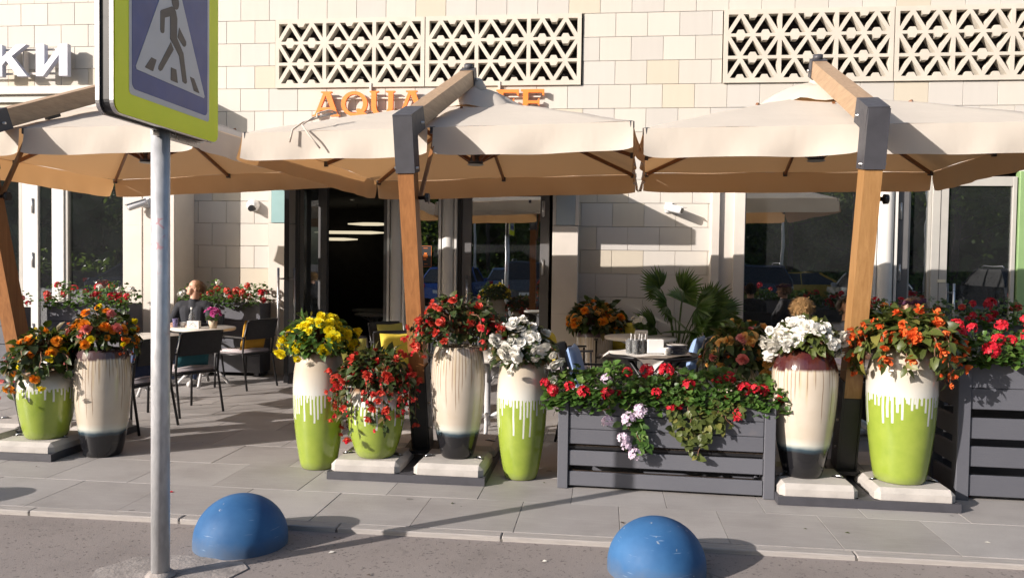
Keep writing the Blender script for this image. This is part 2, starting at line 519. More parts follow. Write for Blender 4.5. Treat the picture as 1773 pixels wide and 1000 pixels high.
# ================================================================== the building
WY = 11.0
bld = thing('building', 'cream stone clad building with cafe entrance and glazed shop fronts', 'building', (0, 0, 0))
CH, CW = .3186, .4235
Z0 = 4.982 - CH * 15          # bottom of the lowest whole course
JT = .005
OPEN = [(-9.9, -6.35, -1, 3.07), (-4.62, -.55, -1, 3.07), (1.62, 8.2, -1, 3.07),     # shop fronts
        (-4.70, -.36, 4.03, 4.975), (1.49, 5.83, 4.03, 4.975)]                          # pierced screens
VISSEG = [(-5.95, -4.6), (-.45, 1.45)]
cache = {}
fld = MB()
def tile_piece(x0, x1, z0, z1, visible, mt):
    w, h = x1 - x0 - JT, z1 - z0 - JT
    if w < .02: return
    if not visible:
        fld.box(x0 + JT / 2, x1 - JT / 2, WY, WY + .03, z0 + JT / 2, z1 - JT / 2); return
    key = (round(w, 3), round(h, 3), mt)
    if key not in cache:
        cache[key] = MB().box(-w / 2, w / 2, 0, .03, -h / 2, h / 2, bev=.0025).mesh('tile', M[mt])
    inst('tile', cache[key], bld, ((x0 + x1) / 2, WY + random.uniform(-.0012, .0012), (z0 + z1) / 2))
rt_ = random.Random(21)
for r in range(0, 19):
    z0 = Z0 + r * CH; z1 = z0 + CH
    ph = -.132 if (r % 2 == 1) else -.132 + CW / 2
    i0 = -24
    for i in range(i0, 22):
        a, b = ph + i * CW, ph + (i + 1) * CW
        if b < -9.9 or a > 8.2: continue
        q = rt_.random()
        mt = 'tile_tan' if q < .12 else ('tile_grey' if q < .36 else 'tile')
        segs = [(max(a, -9.9), min(b, 8.2))]
        zm = (z0 + z1) / 2
        for (ox0, ox1, oz0, oz1) in OPEN:
            if oz0 < zm < oz1:
                ns = []
                for s0, s1 in segs:
                    if s1 <= ox0 or s0 >= ox1: ns.append((s0, s1)); continue
                    if s0 < ox0: ns.append((s0, ox0))
                    if s1 > ox1: ns.append((ox1, s1))
                segs = ns
        for s0, s1 in segs:
            vis = (z0 > 3.35 and z0 < 5.2 and -9.2 < s0 and s1 < 5.6) or (z0 < 2.8 and z0 > .3 and any(v0 <= (s0 + s1) / 2 <= v1 for v0, v1 in VISSEG))
            tile_piece(s0, s1, z0, z1, vis, mt)
o = fld.build('tile_field', M['tile'], bld); o['kind'] = 'stuff'
# carcass behind the cladding, with the openings left free
mb = MB()
for (x0, x1, z0, z1) in [(-9.9, 8.2, 3.06, 4.03), (-9.9, 8.2, 4.975, 6.4), (-9.9, -4.70, 4.03, 4.975), (-.36, 1.49, 4.03, 4.975), (5.83, 8.2, 4.03, 4.975),
                         (-6.36, -4.60, -.05, 3.06), (-.56, 1.63, -.05, 3.06)]:
    mb.box(x0, x1, WY + .028, WY + .40, z0, z1)
mb.build('wall', M['grout'], bld)
# dark rooms
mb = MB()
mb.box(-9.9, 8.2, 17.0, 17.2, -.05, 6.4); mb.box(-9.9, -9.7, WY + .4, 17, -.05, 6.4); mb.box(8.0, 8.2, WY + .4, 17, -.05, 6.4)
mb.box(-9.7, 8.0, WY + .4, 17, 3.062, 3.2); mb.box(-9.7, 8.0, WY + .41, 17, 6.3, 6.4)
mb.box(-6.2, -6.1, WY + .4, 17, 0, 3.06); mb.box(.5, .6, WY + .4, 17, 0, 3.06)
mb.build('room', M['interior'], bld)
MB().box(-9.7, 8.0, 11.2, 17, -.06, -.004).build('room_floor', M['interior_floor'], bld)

# ---- flat canopy over the entrance doors, hidden behind the parasols
ec = MB().box(-4.62, -.385, 9.76, 10.99, 2.645, 2.85, bev=.008).build('entrance_canopy', M['white_paint'], bld)
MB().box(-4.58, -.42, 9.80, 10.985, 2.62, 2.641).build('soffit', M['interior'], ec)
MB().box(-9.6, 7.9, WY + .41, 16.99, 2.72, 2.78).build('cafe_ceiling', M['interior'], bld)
# ---- pierced screens
def screen(x0, name):
    gr = MB()
    z0, z1 = 4.026, 4.982
    gr.box(x0, x0 + 4.34, WY + .16, WY + .17, z0, z1)
    grille = gr.build('grille', M['dark_slat'], bld)
    sl = MB().box(0, 4.30, -.028, .028, -.004, .004).mesh('slat', M['dark_slat'])
    nS = 12
    for k in range(nS):
        o = inst('slat', sl, grille, (x0 + .02, WY + .125, z0 + .06 + k * (z1 - z0 - .1) / (nS - 1)), (R(-32), 0, 0))
    bw = .716
    lb = MB()
    PWd = bw * 3
    def panel():
        loops = [[(0, 0), (PWd, 0), (PWd, z1 - z0), (0, z1 - z0)]]
        H = z1 - z0; m0 = .062; bar = .042
        rh = (H - 2 * m0 - 2 * bar) / 3
        for b in range(3):
            bx0 = b * bw + (.055 if b == 0 else .026); bx1 = (b + 1) * bw - (.055 if b == 2 else .026)
            w = bx1 - bx0
            for r in range(3):
                y0 = m0 + r * (rh + bar); y1 = y0 + rh
                dn = (r % 2 == 0)          # rows 0 and 2: feet of the zigzag at the bottom corners
                t = .030                   # half width of the slanting ribs, measured along x
                def P(u, v):               # v measured from the foot side
                    return (bx0 + u, (y0 + v) if dn else (y1 - v))
                q = w / 4
                s = q / rh
                # half triangles at both ends (open at the apex side)
                loops.append([P(0, rh), P(0, t / s), P(q - t, rh)])
                loops.append([P(w, rh), P(w - q + t, rh), P(w, t / s)])
                nb, nh = .048, .048
                # whole triangles standing on the foot side
                for c0 in (0, 2 * q):
                    a, e = c0 + t, c0 + 2 * q - t
                    cx = c0 + q
                    loops.append([P(a, 0), P(cx - nb * 1.25, 0), P(cx - nb * .7, nh), P(cx + nb * .7, nh), P(cx + nb * 1.25, 0), P(e, 0), P(cx, (q - t) / s)])
                # hanging triangle in the middle
                a, e = q + t, 3 * q - t
                loops.append([P(a, rh), P(2 * q, t / s), P(e, rh), P(2 * q + nb * 1.25, rh), P(2 * q + nb * .7, rh - nh), P(2 * q - nb * .7, rh - nh), P(2 * q - nb * 1.25, rh)])
        mm = MB()
        mm.prism(loops, lambda u, v, d: (u, d, v), -.03, .085)
        return mm.mesh('screen_panel', M['screen'])
    global _panel
    try: _panel
    except NameError: _panel = panel()
    for k in range(2):
        o = inst('screen_panel', _panel, grille, (x0 + .012 + k * (PWd + .012), WY, z0))
    return grille
g1 = screen(-4.70, 'grille'); g2 = screen(1.49, 'grille')
for g in (g1, g2):
    for ch in g.children:
        if ch.name.startswith('screen'):
            pass
bm = bmesh.new(); bm.from_mesh(_panel); bmesh.ops.recalc_face_normals(bm, faces=bm.faces[:]); bm.to_mesh(_panel); bm.free()

# ---- trim and piers
def part(name, mt, fn, parent=None, fix=False):
    b = MB(); fn(b)
    return b.build(name, M[mt], bld if parent is None else parent, fix)
part('ledge', 'stone', lambda b: b.box(-9.9, -6.0, WY - .10, WY - .002, 3.965, 4.085, bev=.006))
part('fascia', 'grey_frame', lambda b: b.box(-9.9, -6.0, WY - .05, WY - .002, 3.86, 3.962))
for x0, x1 in ((-9.9, -6.36), (-4.60, -.56), (1.63, 8.2)):
    part('lintel', 'white_paint', lambda b: b.box(x0, x1, WY + .03, WY + .2, 2.87, 3.058))
# broad pier beside the left shop front
def pier(b):
    b.box(-6.66, -6.375, 10.45, 11.08, 0, 3.1, bev=.006); b.box(-6.36, -5.905, 10.45, 10.998, 0, 3.1, bev=.006)
part('pilaster', 'stone', pier)
part('pilaster_joint', 'grout', lambda b: (b.box(-6.38, -6.355, 10.47, 11.0, 0, 3.08), b.box(-6.64, -5.92, 10.449, 10.46, 2.052, 2.058)))
# jambs of the entrance: lower stone, upper part teal on the left, painted as shaded stone on the right
def jamb(x0, x1, y0, up, joint=2.11):
    part('pilaster', 'stone', lambda b: b.box(x0, x1, y0, 11.06, 0, joint, bev=.005))
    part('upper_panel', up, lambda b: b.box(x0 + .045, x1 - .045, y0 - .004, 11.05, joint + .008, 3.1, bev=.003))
    part('pilaster_edge', 'stone', lambda b: (b.box(x0, x0 + .042, y0, 11.05, joint + .008, 3.1), b.box(x1 - .042, x1, y0, 11.05, joint + .008, 3.1)))
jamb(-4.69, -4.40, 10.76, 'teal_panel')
jamb(-.715, -.372, 10.76, 'shaded_stone')
part('base_joint', 'grout', lambda b: b.box(-.716, -.371, 10.757, 10.8, .93, .936))
def pier2(b):
    b.box(1.375, 1.80, 10.86, 11.06, 0, 3.1, bev=.004)
    b.box(1.375, 1.475, 10.80, 10.859, 0, 3.1, bev=.004); b.box(1.66, 1.80, 10.80, 10.859, 0, 3.1, bev=.004)
part('pilaster', 'stone', pier2)
def column(x, r, y=11.0):
    part('column', 'white_paint', lambda b: b.lathe([(r, 0), (r, 2.87)], 28, x, y))
    part('column_base', 'stone', lambda b: b.lathe([(r + .012, 0), (r + .012, .08), (r + .001, .1)], 28, x, y))
    for s in (-1, 1):
        part('column_fillet', 'white_paint', lambda b: b.box(x + s * (r + .022) - .016, x + s * (r + .022) + .016, y - .05, y + .05, 0, 2.87))
column(-2.905, .088, 10.97); column(-2.175, .088, 10.97); column(3.60, .105, 10.96)

# ---- glazing
def pane(parent, x0, x1, z0=.06, z1=2.86, y=11.06):
    b = MB().box(x0, x1, y, y + .012, z0, z1)
    return b.build('pane', M['glass'], parent)
def window(x0, x1, mt='grey_frame', fw=.05, z0=.05, z1=2.868, label=None):
    w = part('window', mt, lambda b: (b.box(x0, x0 + fw, 11.02, 11.10, z0, z1), b.box(x1 - fw, x1, 11.02, 11.10, z0, z1),
                                      b.box(x0 + fw, x1 - fw, 11.022, 11.098, z1 - fw, z1), b.box(x0 + fw, x1 - fw, 11.022, 11.098, z0, z0 + .12)))
    pane(w, x0 + fw, x1 - fw, z0 + .12, z1 - fw)
    return w
def bar_handle(parent, x, y, z0, z1, mt='steel', side=-1):
    b = MB(); b.tube([(x, y, z0), (x, y, z1)], .016, 10)
    for z in (z0 + .12, z1 - .12): b.tube([(x, y, z), (x, y - side * .08, z)], .011, 8)
    return b.build('handle', M[mt], parent)
def hinge(parent, x, z, y=10.99):
    b = MB(); b.tube([(x, y, z - .11), (x, y, z + .11)], .012, 8); b.box(x - .02, x + .02, y + .004, y + .02, z - .1, z + .1)
    return b.build('hinge', M['steel'], parent)
def door(x0, x1, mt, fl=.1, fr=.1, y=11.0, hinges=None, handle=None):
    d = part('door', mt, lambda b: (b.box(x0, x0 + fl, y, y + .07, .02, 2.8, bev=.004), b.box(x1 - fr, x1, y, y + .07, .02, 2.8, bev=.004),
                                    b.box(x0 + fl, x1 - fr, y + .002, y + .068, 2.68, 2.8), b.box(x0 + fl, x1 - fr, y + .002, y + .068, .02, .16)))
    pane(d, x0 + fl, x1 - fr, .16, 2.68, y + .03)
    for hz in (.5, 1.55, 2.35):
        if hinges is not None: hinge(d, hinges, hz, y - .012)
    if handle is not None: bar_handle(d, handle, y - .07, .75, 1.42)
    return d
# left shop front
window(-9.9, -8.62, 'grey_frame')
door(-8.60, -7.94, 'white_paint', .25, .19, hinges=-8.43)
w = window(-7.93, -6.36, 'grey_frame', .04)
MB().box(-7.98, -7.955, 10.985, 11.0, 1.03, 1.12).build('lock', M['steel'], w)
# poster standing inside the left glass
ps = MB().box(-7.22, -6.98, 11.14, 11.15, .55, 1.86)
pst = thing('poster_board', 'pale blue poster board standing behind the left shop window', 'poster', (0, 0, 0))
ps.build('board', simple('poster_paper', (.38, .45, .52), .6, var=.08), pst)
b = MB()
for (x0_, x1_, z0_, z1_) in [(-7.19, -7.04, 1.58, 1.60), (-7.19, -7.02, 1.42, 1.435), (-7.19, -7.1, 1.2, 1.215), (-7.19, -7.03, 1.0, 1.012)]:
    b.box(x0_, x1_, 11.132, 11.138, z0_, z1_)
for k in range(5):
    t = 2 * PI * k / 5
    b.bar((-7.09, 11.134, 1.72), (-7.09 + .055 * math.cos(t), 11.134, 1.72 + .055 * math.sin(t)), .016, .006, (0, 1, 0))
b.build('print', simple('poster_ink', (.06, .09, .14), .6, var=0), pst)
# entrance: side light, doorway, windows, second door
window(-4.42, -4.00, 'dark_frame', .06)
part('door_frame', 'dark_frame', lambda b: (b.box(-3.998, -3.93, 11.0, 11.1, 0, 2.868), b.box(-3.10, -3.02, 11.0, 11.1, 0, 2.868), b.box(-3.93, -3.10, 11.002, 11.098, 2.72, 2.868)))
# open leaf of the door, swung out towards the street
hx, hy = -4.40, 10.72
ln = .86
dx, dy = .375, -.927
leaf = part('open_door_leaf', 'black_frame', lambda b: None)
bpy.data.objects.remove(leaf)
leaf = MB()
def lp(t, n, z): return (hx + dx * t - dy * n * 0 + (-dy) * n, hy + dy * t + dx * n, z)
def lbox(b, t0, t1, n0, n1, z0, z1):
    vs = [lp(t, n, z) for t in (t0, t1) for n in (n0, n1) for z in (z0, z1)]
    b.add(vs, [(0, 1, 3, 2), (4, 6, 7, 5), (0, 4, 5, 1), (2, 3, 7, 6), (0, 2, 6, 4), (1, 5, 7, 3)])
for t0, t1, z0, z1 in ((0, .09, .02, 2.8), (ln - .09, ln, .02, 2.8), (.09, ln - .09, 2.69, 2.8), (.09, ln - .09, .02, .16)):
    lbox(leaf, t0, t1, -.03, .03, z0, z1)
leaf = leaf.build('open_door', M['black_frame'], bld)
b = MB(); lbox(b, .09, ln - .09, -.006, .006, .16, 2.69); b.build('pane', M['glass'], leaf)
for s in (-1, 1):
    b = MB(); t = ln - .05
    b.tube([lp(t, s * .10, .35), lp(t, s * .10, 1.5)], .016, 10)
    for z in (.5, 1.36): b.tube([lp(t, s * .10, z), lp(t, s * .02, z)], .011, 8)
    b.build('handle', M['steel'], leaf)
window(-2.78, -2.30, 'dark_frame', .03)
window(-3.01, -2.79, 'dark_frame', .03)
part('door_frame', 'black_frame', lambda b: b.box(-2.062, -1.99, 11.0, 11.09, 0, 2.868))
door(-1.985, -.775, 'dark_frame', .13, .125, y=11.0, hinges=-.86, handle=-1.90)
# right shop front
window(1.80, 3.44, 'dark_frame', .045)
part('door_frame', 'dark_frame', lambda b: b.box(3.775, 3.905, 10.985, 11.09, 0, 2.868, bev=.004))
fr = window(3.91, 4.19, 'grey_frame', .025)
for hz in (.5, 1.55, 2.35): hinge(fr, 3.80, hz, 10.97)
dr = door(4.195, 5.22, 'grey_frame', .20, .05, y=10.995, handle=4.46)
MB().box(4.28, 4.38, 10.982, 10.994, 1.43, 1.47).build('sticker', simple('paper_sticker', (.7, .66, .5), .7, var=.05), dr)
MB().box(4.292, 4.296, 10.99, 10.9945, .02, 2.8).build('stile_gap', M['black_frame'], dr)
part('window_frame', 'green_frame', lambda b: b.box(5.24, 5.50, 10.97, 11.09, 0, 2.868, bev=.004))
window(5.51, 8.2, 'grey_frame')
# notice on the entrance glass
nt = thing('menu_notice', 'small dark notice with orange lettering on the entrance glass', 'notice', (0, 0, 0))
MB().box(-2.60, -2.42, 11.045, 11.052, 1.53, 1.83).build('board', simple('notice_black', (.02, .022, .026), .5, var=0), nt)
b = MB()
for (x0_, x1_, z0_, z1_) in [(-2.595, -2.425, 1.822, 1.826), (-2.595, -2.425, 1.534, 1.538), (-2.595, -2.591, 1.534, 1.826), (-2.429, -2.425, 1.534, 1.826),
                             (-2.54, -2.48, 1.79, 1.797), (-2.54, -2.48, 1.66, 1.70), (-2.53, -2.49, 1.71, 1.73), (-2.53, -2.48, 1.57, 1.576), (-2.54, -2.50, 1.63, 1.645)]:
    b.box(x0_, x1_, 11.040, 11.044, z0_, z1_)
b.build('print', M['orange'], nt)

# ---- pendant lamps and ceiling spots seen through the doorway and the left glass
for x, yy, z, L, rz, lb in [(-4.55, 15.2, 2.32, .9, .02, 'nearest of the three glowing tube lamps seen through the doorway'), (-5.2, 15.9, 2.18, 1.5, -.02, 'longest glowing tube lamp deep inside the cafe doorway'),
                            (-5.7, 16.6, 2.06, .9, 0, 'lowest glowing tube lamp at the back of the cafe'),
                            (-9.1, 13.0, 2.42, 1.7, .03, 'upper tube lamp glowing behind the left shop window'), (-9.3, 14.2, 2.22, 1.4, 0, 'lower tube lamp glowing behind the left shop window')]:
    t = thing('pendant_lamp', lb, 'lamp', (x, yy, z), rz, 'tube lamps inside the building')
    MB().tube([(-L / 2, 0, 0), (-L / 2 + .3, 0, 0), (L / 2 - .3, 0, 0), (L / 2, 0, 0)], [.012, .032, .032, .012], 12).build('tube', M['lamp'], t)
    b = MB()
    for s in (-1, 1): b.tube([(s * L * .3, 0, .03), (s * L * .3, 0, 2.72 - z)], .004, 6)
    b.build('cable', M['black_frame'], t)
for x, yy, lb in [(-3.85, 12.6, 'ceiling spot nearest the doorway, left one'), (-3.35, 13.0, 'ceiling spot nearest the doorway, right one'), (-4.6, 14.2, 'ceiling spot further inside above the tube lamps')]:
    t = thing('ceiling_spot', lb, 'lamp', (x, yy, 2.715), 0, 'ceiling spots in the cafe')
    MB().lathe([(.055, 0), (.055, -.012), (.04, -.012)], 20).build('ring', M['white_paint'], t)
    MB().lathe([(.04, -.008), (0, -.008)], 20).build('lens', M['lamp'], t)

# ---- lettering on the wall
def wallfn(x0, y, sx=1.0): return lambda u, v, d: (x0 + u * sx, y + d, v)
def poly_union_letter(parent, loops_list, x0, z0, w, h, mt, yf, th):
    b = MB()
    for i_, loops in enumerate(loops_list):
        b.prism([[(p[0] * w, p[1] * h) for p in l] for l in loops], lambda u, v, d: (x0 + u, yf + d - .003 * i_, z0 + v), 0, th)
    o = b.build('letter', M[mt], parent, fix=True)
    return o
def arc(cx, cy, rx, ry, a0, a1, n):
    return [(cx + rx * math.cos(R(a0 + (a1 - a0) * k / n)), cy + ry * math.sin(R(a0 + (a1 - a0) * k / n))) for k in range(n + 1)]
A_ = [[[(0, 0), (.30, 0), (.30, .06), (.235, .09), (.275, .24), (.70, .24), (.745, .09), (.67, .06), (.67, 0), (1, 0), (1, .06), (.94, .08), (.66, .94), (.72, .955), (.72, 1), (.31, 1), (.31, .955), (.40, .94), (.09, .08), (0, .06)],
       [(.315, .36), (.485, .84), (.66, .36)]]]
Q_ = [[arc(.5, .5, .5, .5, 0, 360, 40)[:-1], arc(.5, .5, .335, .37, 0, 360, 40)[:-1]], [[(.60, .30), (.72, .30), (1.04, .03), (1.0, -.04), (.80, -.05), (.58, .20)]]]
U_ = [[[(0, 1), (0, .955), (.07, .93), (.07, .36)] + arc(.5, .36, .43, .38, 180, 360, 20)[1:-1] + [(.93, .36), (.93, .93), (1, .955), (1, 1), (.64, 1), (.64, .955), (.735, .93), (.735, .38)] + arc(.5, .38, .235, .27, 360, 180, 16)[1:-1] + [(.265, .38), (.265, .93), (.36, .955), (.36, 1)]]]
C_ = [[arc(.5, .5, .5, .5, 40, 320, 30) + arc(.5, .5, .335, .36, 320, 40, 30)]]
F_ = [[[(0, 0), (.40, 0), (.40, .055), (.32, .08), (.32, .44), (.72, .44), (.76, .36), (.80, .36), (.80, .64), (.76, .64), (.72, .56), (.32, .56), (.32, .87), (.90, .87), (.93, .76), (1, .76), (1, 1), (0, 1), (0, .945), (.09, .92), (.09, .08), (0, .055)]]]
E_ = [[[(0, 0), (1, 0), (1, .25), (.93, .25), (.90, .13), (.32, .13), (.32, .45), (.72, .45), (.76, .37), (.80, .37), (.80, .64), (.76, .64), (.72, .56), (.32, .56), (.32, .87), (.90, .87), (.93, .76), (1, .76), (1, 1), (0, 1), (0, .945), (.09, .92), (.09, .08), (0, .055)]]]
cs = thing('cafe_sign', 'orange capital letters AQUA CAFE mounted on the cream wall', 'sign', (0, 0, 0))
LY, LT = 10.905, .045
kx_ = LY / 11
for gl, px0, px1 in ((A_, -4.15, -3.76), (Q_, -3.735, -3.355), (U_, -3.325, -2.96), (A_, -2.925, -2.535), (C_, -2.32, -1.97), (A_, -1.945, -1.56), (F_, -1.535, -1.225), (E_, -1.195, -.875)):
    x0, x1 = px0 * kx_, px1 * kx_
    poly_union_letter(cs, gl, x0, 3.612, x1 - x0, .345, 'orange', LY, LT)
b = MB()
for zz in (3.68, 3.86): b.box(-4.05, -.92, 10.957, 10.972, zz, zz + .018)
b.build('rail', M['stone'], cs)
for xx in (-3.30, -1.49):
    b = MB(); b.box(xx - .014, xx + .014, 10.955, 11.0, 3.90, 4.08); b.build('bracket', M['stone'], cs)
ks_ = thing('shop_sign', 'white Cyrillic block letters К И on the wall above the left shop front', 'sign', (0, 0, 0))
K_ = [[[(0, 0), (.24, 0), (.24, .36), (.36, .50), (.72, 0), (1.02, 0), (.54, .64), (1.0, 1), (.68, 1), (.24, .62), (.24, 1), (0, 1)]]]
I_ = [[[(0, 0), (.23, 0), (.73, .66), (.73, 0), (1, 0), (1, 1), (.77, 1), (.27, .34), (.27, 1), (0, 1)]]]
for gl, px0, px1 in ((K_, -9.03, -8.52), (I_, -8.37, -7.87)):
    q = 10.80 / 11
    poly_union_letter(ks_, gl, px0 * q, 4.20, (px1 - px0) * q, .455, 'letter_white', 10.80, .08)
b = MB()
for zz in (4.24, 4.585): b.box(-9.6, -7.75, 10.885, 10.90, zz, zz + .03)
for xx in (-9.4, -8.5, -7.85): b.box(xx, xx + .02, 10.902, 11.0, 4.24, 4.6)
b.build('rail', M['stone'], ks_)
bs = thing('projecting_sign', 'flat box sign sticking out of the wall behind the crossing sign', 'sign', (0, 0, 0))
MB().box(-5.88, -5.82, 10.44, 10.96, 3.40, 3.95, bev=.01).build('panel', M['white_paint'], bs)
MB().box(-5.87, -5.83, 10.962, 11.0, 3.5, 3.85).build('bracket', M['steel_grey'], bs)

# ---- security cameras
def bullet(loc, label, aim):
    t = thing('security_camera', label, 'camera', loc, 0, 'security cameras on the facade')
    MB().box(-.05, .05, -.03, 0, -.07, .07, bev=.01).build('mount', M['plastic_white'], t)
    a = Vector(aim).normalized(); s = Vector((0, -.10, -.01))
    b = MB(); b.tube([(0, -.02, .02), (0, -.07, .02), tuple(s)], .018, 10); b.build('arm', M['plastic_white'], t)
    p0 = s - a * .06; p1 = s + a * .20
    b = MB(); b.tube([p0, p0 + a * .02, p1 - a * .02, p1], [.036, .045, .047, .043], 18); b.build('body', M['plastic_white'], t)
    b = MB(); b.bar(p0 + a * .02 + Vector((0, 0, .05)), p1 + a * .04 + Vector((0, 0, .05)), .10, .008); b.build('hood', M['plastic_white'], t)
    b = MB(); b.tube([p1 + a * .001, p1 + a * .006], [.036, .03], 16); b.build('lens', M['plastic_black'], t)
bullet((.83, 11.0, 2.375), 'white bullet camera on the tiled wall between doors and right shop window', (.75, -.55, -.22))
bullet((-6.30, 10.45, 2.36), 'white bullet camera on the pilaster beside the left shop window', (-.86, -.35, -.35))
t = thing('security_camera', 'round white dome camera with black eye on the tiled wall left of the entrance', 'camera', (-5.0, 11.0, 2.37), 0, 'security cameras on the facade')
MB().tube([(0, 0, 0), (0, -.05, 0), (0, -.11, 0), (0, -.125, 0)], [.085, .085, .07, .04], 24).build('housing', M['plastic_white'], t)
MB().tube([(.012, -.09, -.035), (.012, -.155, -.055)], [.052, .040], 20).build('lens', M['plastic_black'], t)
# ================================================================== crossing sign
ps = thing('road_sign', 'pedestrian crossing sign with yellow green border on a galvanised pole', 'sign', (-2.237, 3.83, 0))
SX = .092
b = MB(); b.tube([(0, 0, -.03), (0, 0, 2.3)], .0455, 28); b.build('pole', M['galv'], ps)
MB().lathe([(.075, -.018), (.062, -.003), (.046, .004)], 20).build('foot_collar', M['rough_concrete'], ps)
def sgn(u, v, d): return (SX + d, -.52 + u, 2.24 + v)
def rrect(u0, v0, u1, v1, r, n=6):
    o = []
    for cx, cy, a in ((u1 - r, v0 + r, -90), (u1 - r, v1 - r, 0), (u0 + r, v1 - r, 90), (u0 + r, v0 + r, 180)):
        o += arc(cx, cy, r, r, a, a + 90, n)
    return o
BH = .955
yel = NT('fluorescent_sheeting'); yv = yel.coords('Object')
yel.col(yel.mix(yel.ramp(yel.noise(4, 5, yv), .35, .7), (.84, .94, .002), (.92, .98, .006))); yel.set(Roughness=.4)
yel.b.inputs['Emission Color'].default_value = (.55, .72, .0, 1); yel.b.inputs['Emission Strength'].default_value = 0.0
bl_ = simple('blue_sheeting', (.032, .066, .26), .35, var=.14, vs=5)
wh_ = simple('white_sheeting', (.56, .57, .60), .35, var=.05, vs=5)
br_ = simple('brown_black_print', (.085, .068, .06), .45, var=.15, vs=12)
b = MB(); b.prism([rrect(.004, .004, .936, BH - .004, .05)], sgn, -.012, -.085); b.build('housing', M['black_steel'], ps, True)
b = MB()
b.prism([rrect(-.006, -.006, .946, BH + .006, .055), rrect(.003, .003, .937, BH - .003, .05)], sgn, -.004, -.022)
b.prism([rrect(-.006, -.006, .946, BH + .006, .055), rrect(.003, .003, .937, BH - .003, .05)], sgn, -.070, -.088)
b.build('rim', M['steel'], ps, True)
b = MB(); b.prism([rrect(0, 0, .94, BH, .05)], sgn, 0, -.010); b.build('border', yel.m, ps, True)
b = MB(); b.prism([rrect(.104, .098, .836, BH - .098, .02)], sgn, .0015, .0002); b.build('white_line', wh_, ps, True)
b = MB(); b.prism([rrect(.125, .126, .815, BH - .126, .03)], sgn, .003, .0017); b.build('field', bl_, ps, True)
b = MB(); b.prism([[(.150, .232), (.158, .219), (.776, .214), (.783, .225), (.478, .795), (.466, .803), (.455, .795)]], sgn, .0045, .0032); b.build('triangle', wh_, ps, True)
fig = [[(0.353, 0.542), (0.365, .552), (0.457, 0.597), (0.480, .592), (0.493, 0.581), (0.505, 0.549), (0.502, 0.456), (0.564, 0.395), (0.598, 0.261), (0.592, .25), (0.58, 0.247), (0.556, 0.252), (0.523, 0.372), (0.467, 0.415), (0.439, 0.434), (0.439, 0.543), (0.391, 0.522), (0.387, 0.455), (.38, .445), (0.367, 0.441), (0.356, 0.445), (.353, .455)],
       [(0.446, 0.42), (0.472, 0.391), (0.367, 0.265), (0.35, 0.256), (0.335, 0.262), (0.337, 0.277)],
       [(0.523, 0.513), (0.589, 0.461), (0.590, .445), (0.578, 0.432), (0.564, 0.43), (0.508, 0.461), (0.515, 0.482)],
       [(.276, .303), (.319, .302), (.289, .241), (.222, .244)], [(.447, .298), (.496, .298), (.51, .235), (.445, .235)], [(.629, .294), (.67, .293), (.726, .229), (.668, .23)],
       arc(.487, .628, .034, .037, 0, 360, 20)[:-1]]
b = MB()
for f in fig: b.prism([f], sgn, .006, .0047)
b.build('walking_figure', br_, ps, True)
MB().box(.005, .02, -.1, .36, 2.205, 2.232).build('bracket', M['steel'], ps)

# ================================================================== blue bollard domes
dm = []
prof = [(.262, -.03), (.262, .005)] + [(.262 * math.cos(R(a)), .005 + .248 * math.sin(R(a))) for a in range(3, 90, 6)] + [(0, .253)]
for x, y_, lb, rz in ((-2.055, 4.36, 'blue concrete dome bollard beside the sign pole, crossed by its shadow', .4), (.298, 4.315, 'blue concrete dome bollard on the asphalt in front of the grey flower box', 2.1), (-4.42, 4.62, 'blue concrete dome bollard at the left edge of the road', 1.2)):
    o = MB().lathe(prof, 56).build('bollard', M['blue_dome'])
    o.location = (x, y_, -.0); o.rotation_euler = (0, 0, rz)
    tag(o, lb, 'bollard', 'blue dome bollards along the kerb')

